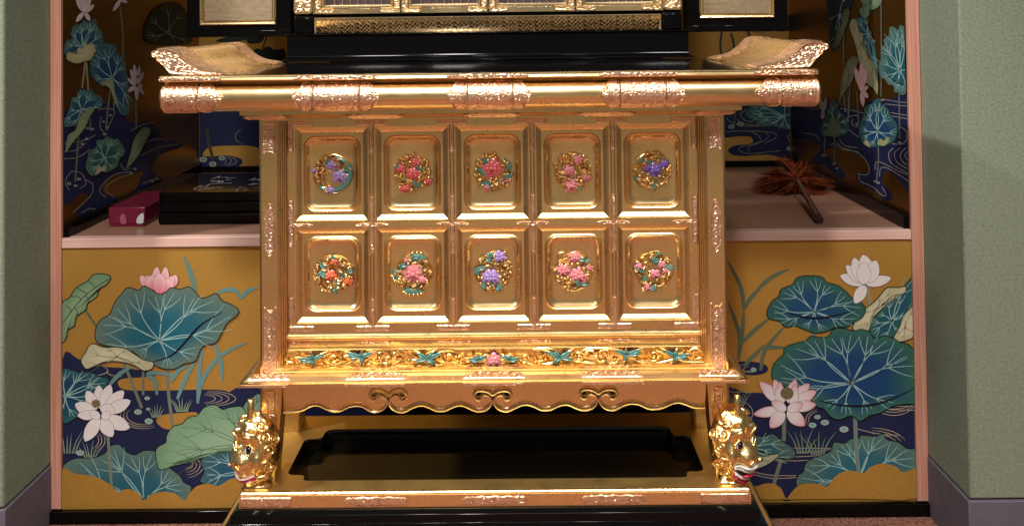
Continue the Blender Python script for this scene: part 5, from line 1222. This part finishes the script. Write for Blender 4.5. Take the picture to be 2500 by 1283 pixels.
for i in range(4):
    a, b = dx_[i] + 0.0008, dx_[i + 1] - 0.0008; Y0 = YD - 0.003; sw = 0.0165; zt_ = ZKT - 0.3
    dr = MB().box(a, a + sw, Y0, YD + 0.0116, zd + 0.0006, zt_).build('lattice_door', 'gold_pale', cab, bevel=0.0006)
    MB().box(b - sw, b, Y0, YD + 0.0116, zd + 0.0006, zt_).build('door_stile', 'gold_pale', dr, bevel=0.0006)
    MB().box(a + sw, b - sw, Y0 + 0.0004, YD + 0.0116, zd + 0.0006, zd + 0.0125).build('door_rail', 'gold_pale', dr, bevel=0.0006)
    # inner moulding frame
    hw_, cx = (b - a) / 2 - sw, (a + b) / 2; z0_ = zd + 0.0125
    rg = [(0, Y0 + 0.0004), (0.0015, Y0 - 0.0018), (0.004, Y0 - 0.0016), (0.0055, Y0 + 0.004), (0.0075, Y0 + 0.005), (0.0085, Y0 + 0.009)]
    MB().loft([[(cx - hw_ + e, yy, z0_ + e), (cx + hw_ - e, yy, z0_ + e), (cx + hw_ - e, yy, zt_), (cx - hw_ + e, yy, zt_)] for e, yy in rg], False, False).build('door_moulding', 'gold_pale', dr, angle=20)
    MB().box(cx - hw_ + 0.007, cx + hw_ - 0.007, YD + 0.0085, YD + 0.0115, z0_ + 0.004, zt_).build('door_glass', 'mirror', dr)
    xa, xb = cx - hw_ + 0.0088, cx + hw_ - 0.0088; nb = 8
    for k in range(1, nb):
        xx = xa + (xb - xa) * k / nb
        MB().box(xx - 0.0009, xx + 0.0009, YD + 0.0055, YD + 0.0084, z0_ + 0.0088, zt_).build('lattice_bar', 'gold_pale', dr)
    st = (xb - xa) / nb
    for k in range(1, 16):
        MB().box(xa, xb, YD + 0.0062, YD + 0.0083, z0_ + 0.0088 + k * st - 0.0009, z0_ + 0.0088 + k * st + 0.0009).build('lattice_bar', 'gold_pale', dr)
    for sx in (-1, 1):
        e0 = a + 0.001 if sx < 0 else b - 0.001
        xa_, xb_ = (e0, e0 + 0.044) if sx < 0 else (e0 - 0.044, e0)
        fit_front('door_fitting', dr, xa_, xb_, zd + 0.0014, zd + 0.0118, Y0 - 0.0002, outline=o_cloud, m='fit_pale', wl=0.009, amp=0.0018)
        fit_front('door_fitting', dr, e0 if sx < 0 else e0 - 0.014, e0 + 0.014 if sx < 0 else e0, zd + 0.012, zd + 0.062, Y0 - 0.0002, vertical=True, m='fit_pale', ends=e_one(0.2, 1), wl=0.009, amp=0.0018)
# open wing doors with gold boards
for sx, (pa, pb, ga, gb, yb1, yg) in ((-1, (455, 712, 488, 675, 87, 61)), (1, (1673, 1925, 1707, 1890, 74, 44))):
    YWg = 2.30
    xa, xb = xp(pa, 50, YWg), xp(pb, 50, YWg); zw = zy(yb1, YWg, (pa + pb) / 2)
    wing = MB().box(xa, xb, YWg + 0.002, YWg + 0.035, zw, ZKT - 0.1).build('wing_door', 'black', cab, bevel=0.003)
    MB().box(xa - 0.002, xb + 0.002, YWg - 0.004, YWg + 0.0018, zw - 0.003, zw + 0.012).build('wing_rail', 'black', wing, bevel=0.002)
    ga_, gb_ = xp(ga, 40, YWg), xp(gb, 40, YWg); zg = zy(yg, YWg, (ga + gb) / 2)
    cx, hw_ = (ga_ + gb_) / 2, (gb_ - ga_) / 2; zt_ = ZKT - 0.2
    rg = [(0, YWg + 0.0018), (0, YWg - 0.003), (0.002, YWg - 0.0045), (0.0045, YWg - 0.0035), (0.0055, YWg - 0.001), (0.0065, YWg - 0.0012), (0.0085, YWg - 0.0022), (0.0105, YWg - 0.0005), (0.011, YWg + 0.001)]
    MB().loft([[(cx - hw_ + e, yy, zg + e), (cx + hw_ - e, yy, zg + e), (cx + hw_ - e, yy, zt_ - e), (cx - hw_ + e, yy, zt_ - e)] for e, yy in rg], False, False).build('wing_frame', 'gold_pale', wing, angle=20)
    MB().box(cx - hw_ + 0.010, cx + hw_ - 0.010, YWg + 0.0006, YWg + 0.0016, zg + 0.010, zt_ - 0.010).build('wing_board', 'brocade', wing)

# ------------------------------------------------------------------ things on the shelf
YBX = onZ(480, 548, ZS).y
xa = onY(383, 510, YBX).x; xb = -0.415; zt0 = zy(470, YBX, 480); hB = zt0 - ZS
bxo = thing('lacquer_box', 'black lacquered lidded box with white brush characters on its lid', 'box', ((xa + xb) / 2, YBX + 0.15, ZS + 0.0002))
def rbox(x0, x1, y0, y1, z0, z1, r):
    pts = rpoly([(x0, y0), (x1, y0), (x1, y1), (x0, y1)], r)
    return MB().loft([[(q.x, q.y, zz) for q in pts] for zz in (z0, z1)])
yb2 = YBX + 0.30
rbox(xa, xb, YBX, yb2, ZS + 0.0004, ZS + hB * 0.36, 0.014).build('lower_tray', 'black', bxo, bevel=0.004)
rbox(xa + 0.002, xb - 0.002, YBX + 0.002, yb2 - 0.002, ZS + hB * 0.365, ZS + hB * 0.70, 0.014).build('upper_tray', 'black', bxo, bevel=0.004)
lid = rbox(xa + 0.001, xb - 0.001, YBX + 0.001, yb2 - 0.001, ZS + hB * 0.705, zt0, 0.014).build('lid', 'black', bxo, bevel=0.003)
rnd = random.Random(11)
for col in range(3):                     # three columns of brush characters running front to back
    for ch in range(4):
        cx = xa + 0.085 + col * 0.10; cy = YBX + 0.045 + ch * 0.062
        for k in range(5):
            ax, ay = cx + rnd.uniform(-0.02, 0.02), cy + rnd.uniform(-0.024, 0.024)
            horiz = k % 2 == 0
            bx, by = (ax + rnd.uniform(0.014, 0.03), ay + rnd.uniform(-0.006, 0.006)) if horiz else (ax + rnd.uniform(-0.006, 0.006), ay - rnd.uniform(0.016, 0.034))
            d = Vector((bx - ax, by - ay)).normalized(); q = Vector((-d.y, d.x)); vs = []
            for t, ww in ((0, 0.0024), (0.3, 0.0017), (0.7, 0.0014), (1, 0.0022)):
                c0 = Vector((ax, ay)).lerp(Vector((bx, by)), t)
                vs += [(*(c0 + q * ww), zt0 + 0.0004), (*(c0 - q * ww), zt0 + 0.0004)]
            MB().add(vs, [(0, 1, 3, 2), (2, 3, 5, 4), (4, 5, 7, 6)]).build('brush_stroke', 'silver', lid)
YRB = onZ(310, 553, ZS).y
xa, xb = onY(265, 525, YRB).x, onY(353, 525, YRB).x; zt0 = zy(506, YRB, 310)
rb = thing('card_box', 'small dark maroon box on the shelf left of the black box', 'box', ((xa + xb) / 2, YRB + 0.1, ZS + 0.0002))
lidr = MB().box(xa, xb, YRB, YRB + 0.22, ZS + 0.006, zt0).build('cover', 'maroon', rb, bevel=0.0012)
MB().box(xa + 0.002, xb - 0.002, YRB + 0.002, YRB + 0.218, ZS + 0.0003, ZS + 0.0058).build('base', 'maroon', rb)
def glint_patch(pts, m):  # reflective glints on the box front, put on as coloured patches
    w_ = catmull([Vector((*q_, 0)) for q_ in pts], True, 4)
    tri = tessellate_polygon([w_]); MB().add([onY(q.x, q.y, YRB - 0.0004) for q in w_], [tuple(t) for t in tri]).build('painted_glint', m, lidr)
glint_patch([(334, 544), (334, 534), (340, 525), (350, 520), (350, 540), (346, 545)], 'silver')
glint_patch([(295, 545), (293, 530), (298, 523), (305, 524), (308, 535), (307, 546)], 'glint_dim')

fd_ = thing('feather_duster', 'rust brown feather duster with a short dark handle lying on the shelf', 'feather duster', tuple(onZ(1945, 475, ZS)))
b0 = onZ(1947, 476, ZS) + Vector((0, 0, 0.040)); b1 = onZ(2001, 546, ZS) + Vector((0, 0, 0.0085))
d = (b1 - b0).normalized()
MB().tube([b0, b0.lerp(b1, 0.3), b0.lerp(b1, 0.93)], [0.0055, 0.0060, 0.0082], 14).build('handle', 'handle', fd_)
MB().tube([b0.lerp(b1, 0.93), b0.lerp(b1, 0.94), b1, b1 + d * 0.001], [0.0082, 0.0088, 0.0088, 0.006], 14).build('end_cap', 'handle_end', fd_)
MB().tube([b0 - d * 0.012, b0 + d * 0.014], [0.011, 0.0065], 12).build('ferrule', 'handle_end', fd_)
mb = MB(); rnd = random.Random(4); ax_ = -d; s1 = ax_.cross(Vector((0, 0, 1))).normalized(); s2 = ax_.cross(s1)
for i in range(80):                      # plumes, each a bundle of fine barbs
    t0 = rnd.uniform(0, 6.28); sp0 = 1.25 * math.sqrt(rnd.random()); L0 = rnd.uniform(0.055, 0.09); curl = Vector((rnd.uniform(-1, 1), rnd.uniform(-1, 1), rnd.uniform(-0.6, 0.3))) * 0.05
    for k in range(46):
        t = t0 + rnd.gauss(0, 0.11); sp = sp0 + rnd.gauss(0, 0.08); L = L0 * rnd.uniform(0.55, 1.05)
        dr = (ax_ * math.cos(sp) + (s1 * math.cos(t) + s2 * math.sin(t)) * math.sin(sp)).normalized()
        st = b0 + ax_ * rnd.uniform(-0.01, 0.025); pts = []; wob = Vector((rnd.gauss(0, 1), rnd.gauss(0, 1), rnd.gauss(0, 1))) * 0.006
        for q in range(6):
            u = q / 5; pt = st + dr * L * u + curl * u * u + wob * u * u + Vector((0, 0, -0.022 * u * u))
            pt.z = max(pt.z, ZS + 0.0012 + 0.004 * (k % 5) / 5); pts.append(pt)
        sd = dr.cross(Vector((rnd.uniform(-1, 1), rnd.uniform(-1, 1), rnd.uniform(-1, 1)))).normalized(); wd = rnd.uniform(0.0010, 0.0024); vs = []
        for q, pt in enumerate(pts):
            ww = wd * (0.5, 0.8, 1, 0.9, 0.6, 0.12)[q]
            vs += [pt + sd * ww, pt - sd * ww]
        for v in vs: v.z = max(v.z, ZS + 0.0008)
        mb.add(vs, [(2 * q, 2 * q + 1, 2 * q + 3, 2 * q + 2) for q in range(5)])
o = mb.build('feathers', 'feather', fd_); o['kind'] = 'stuff'
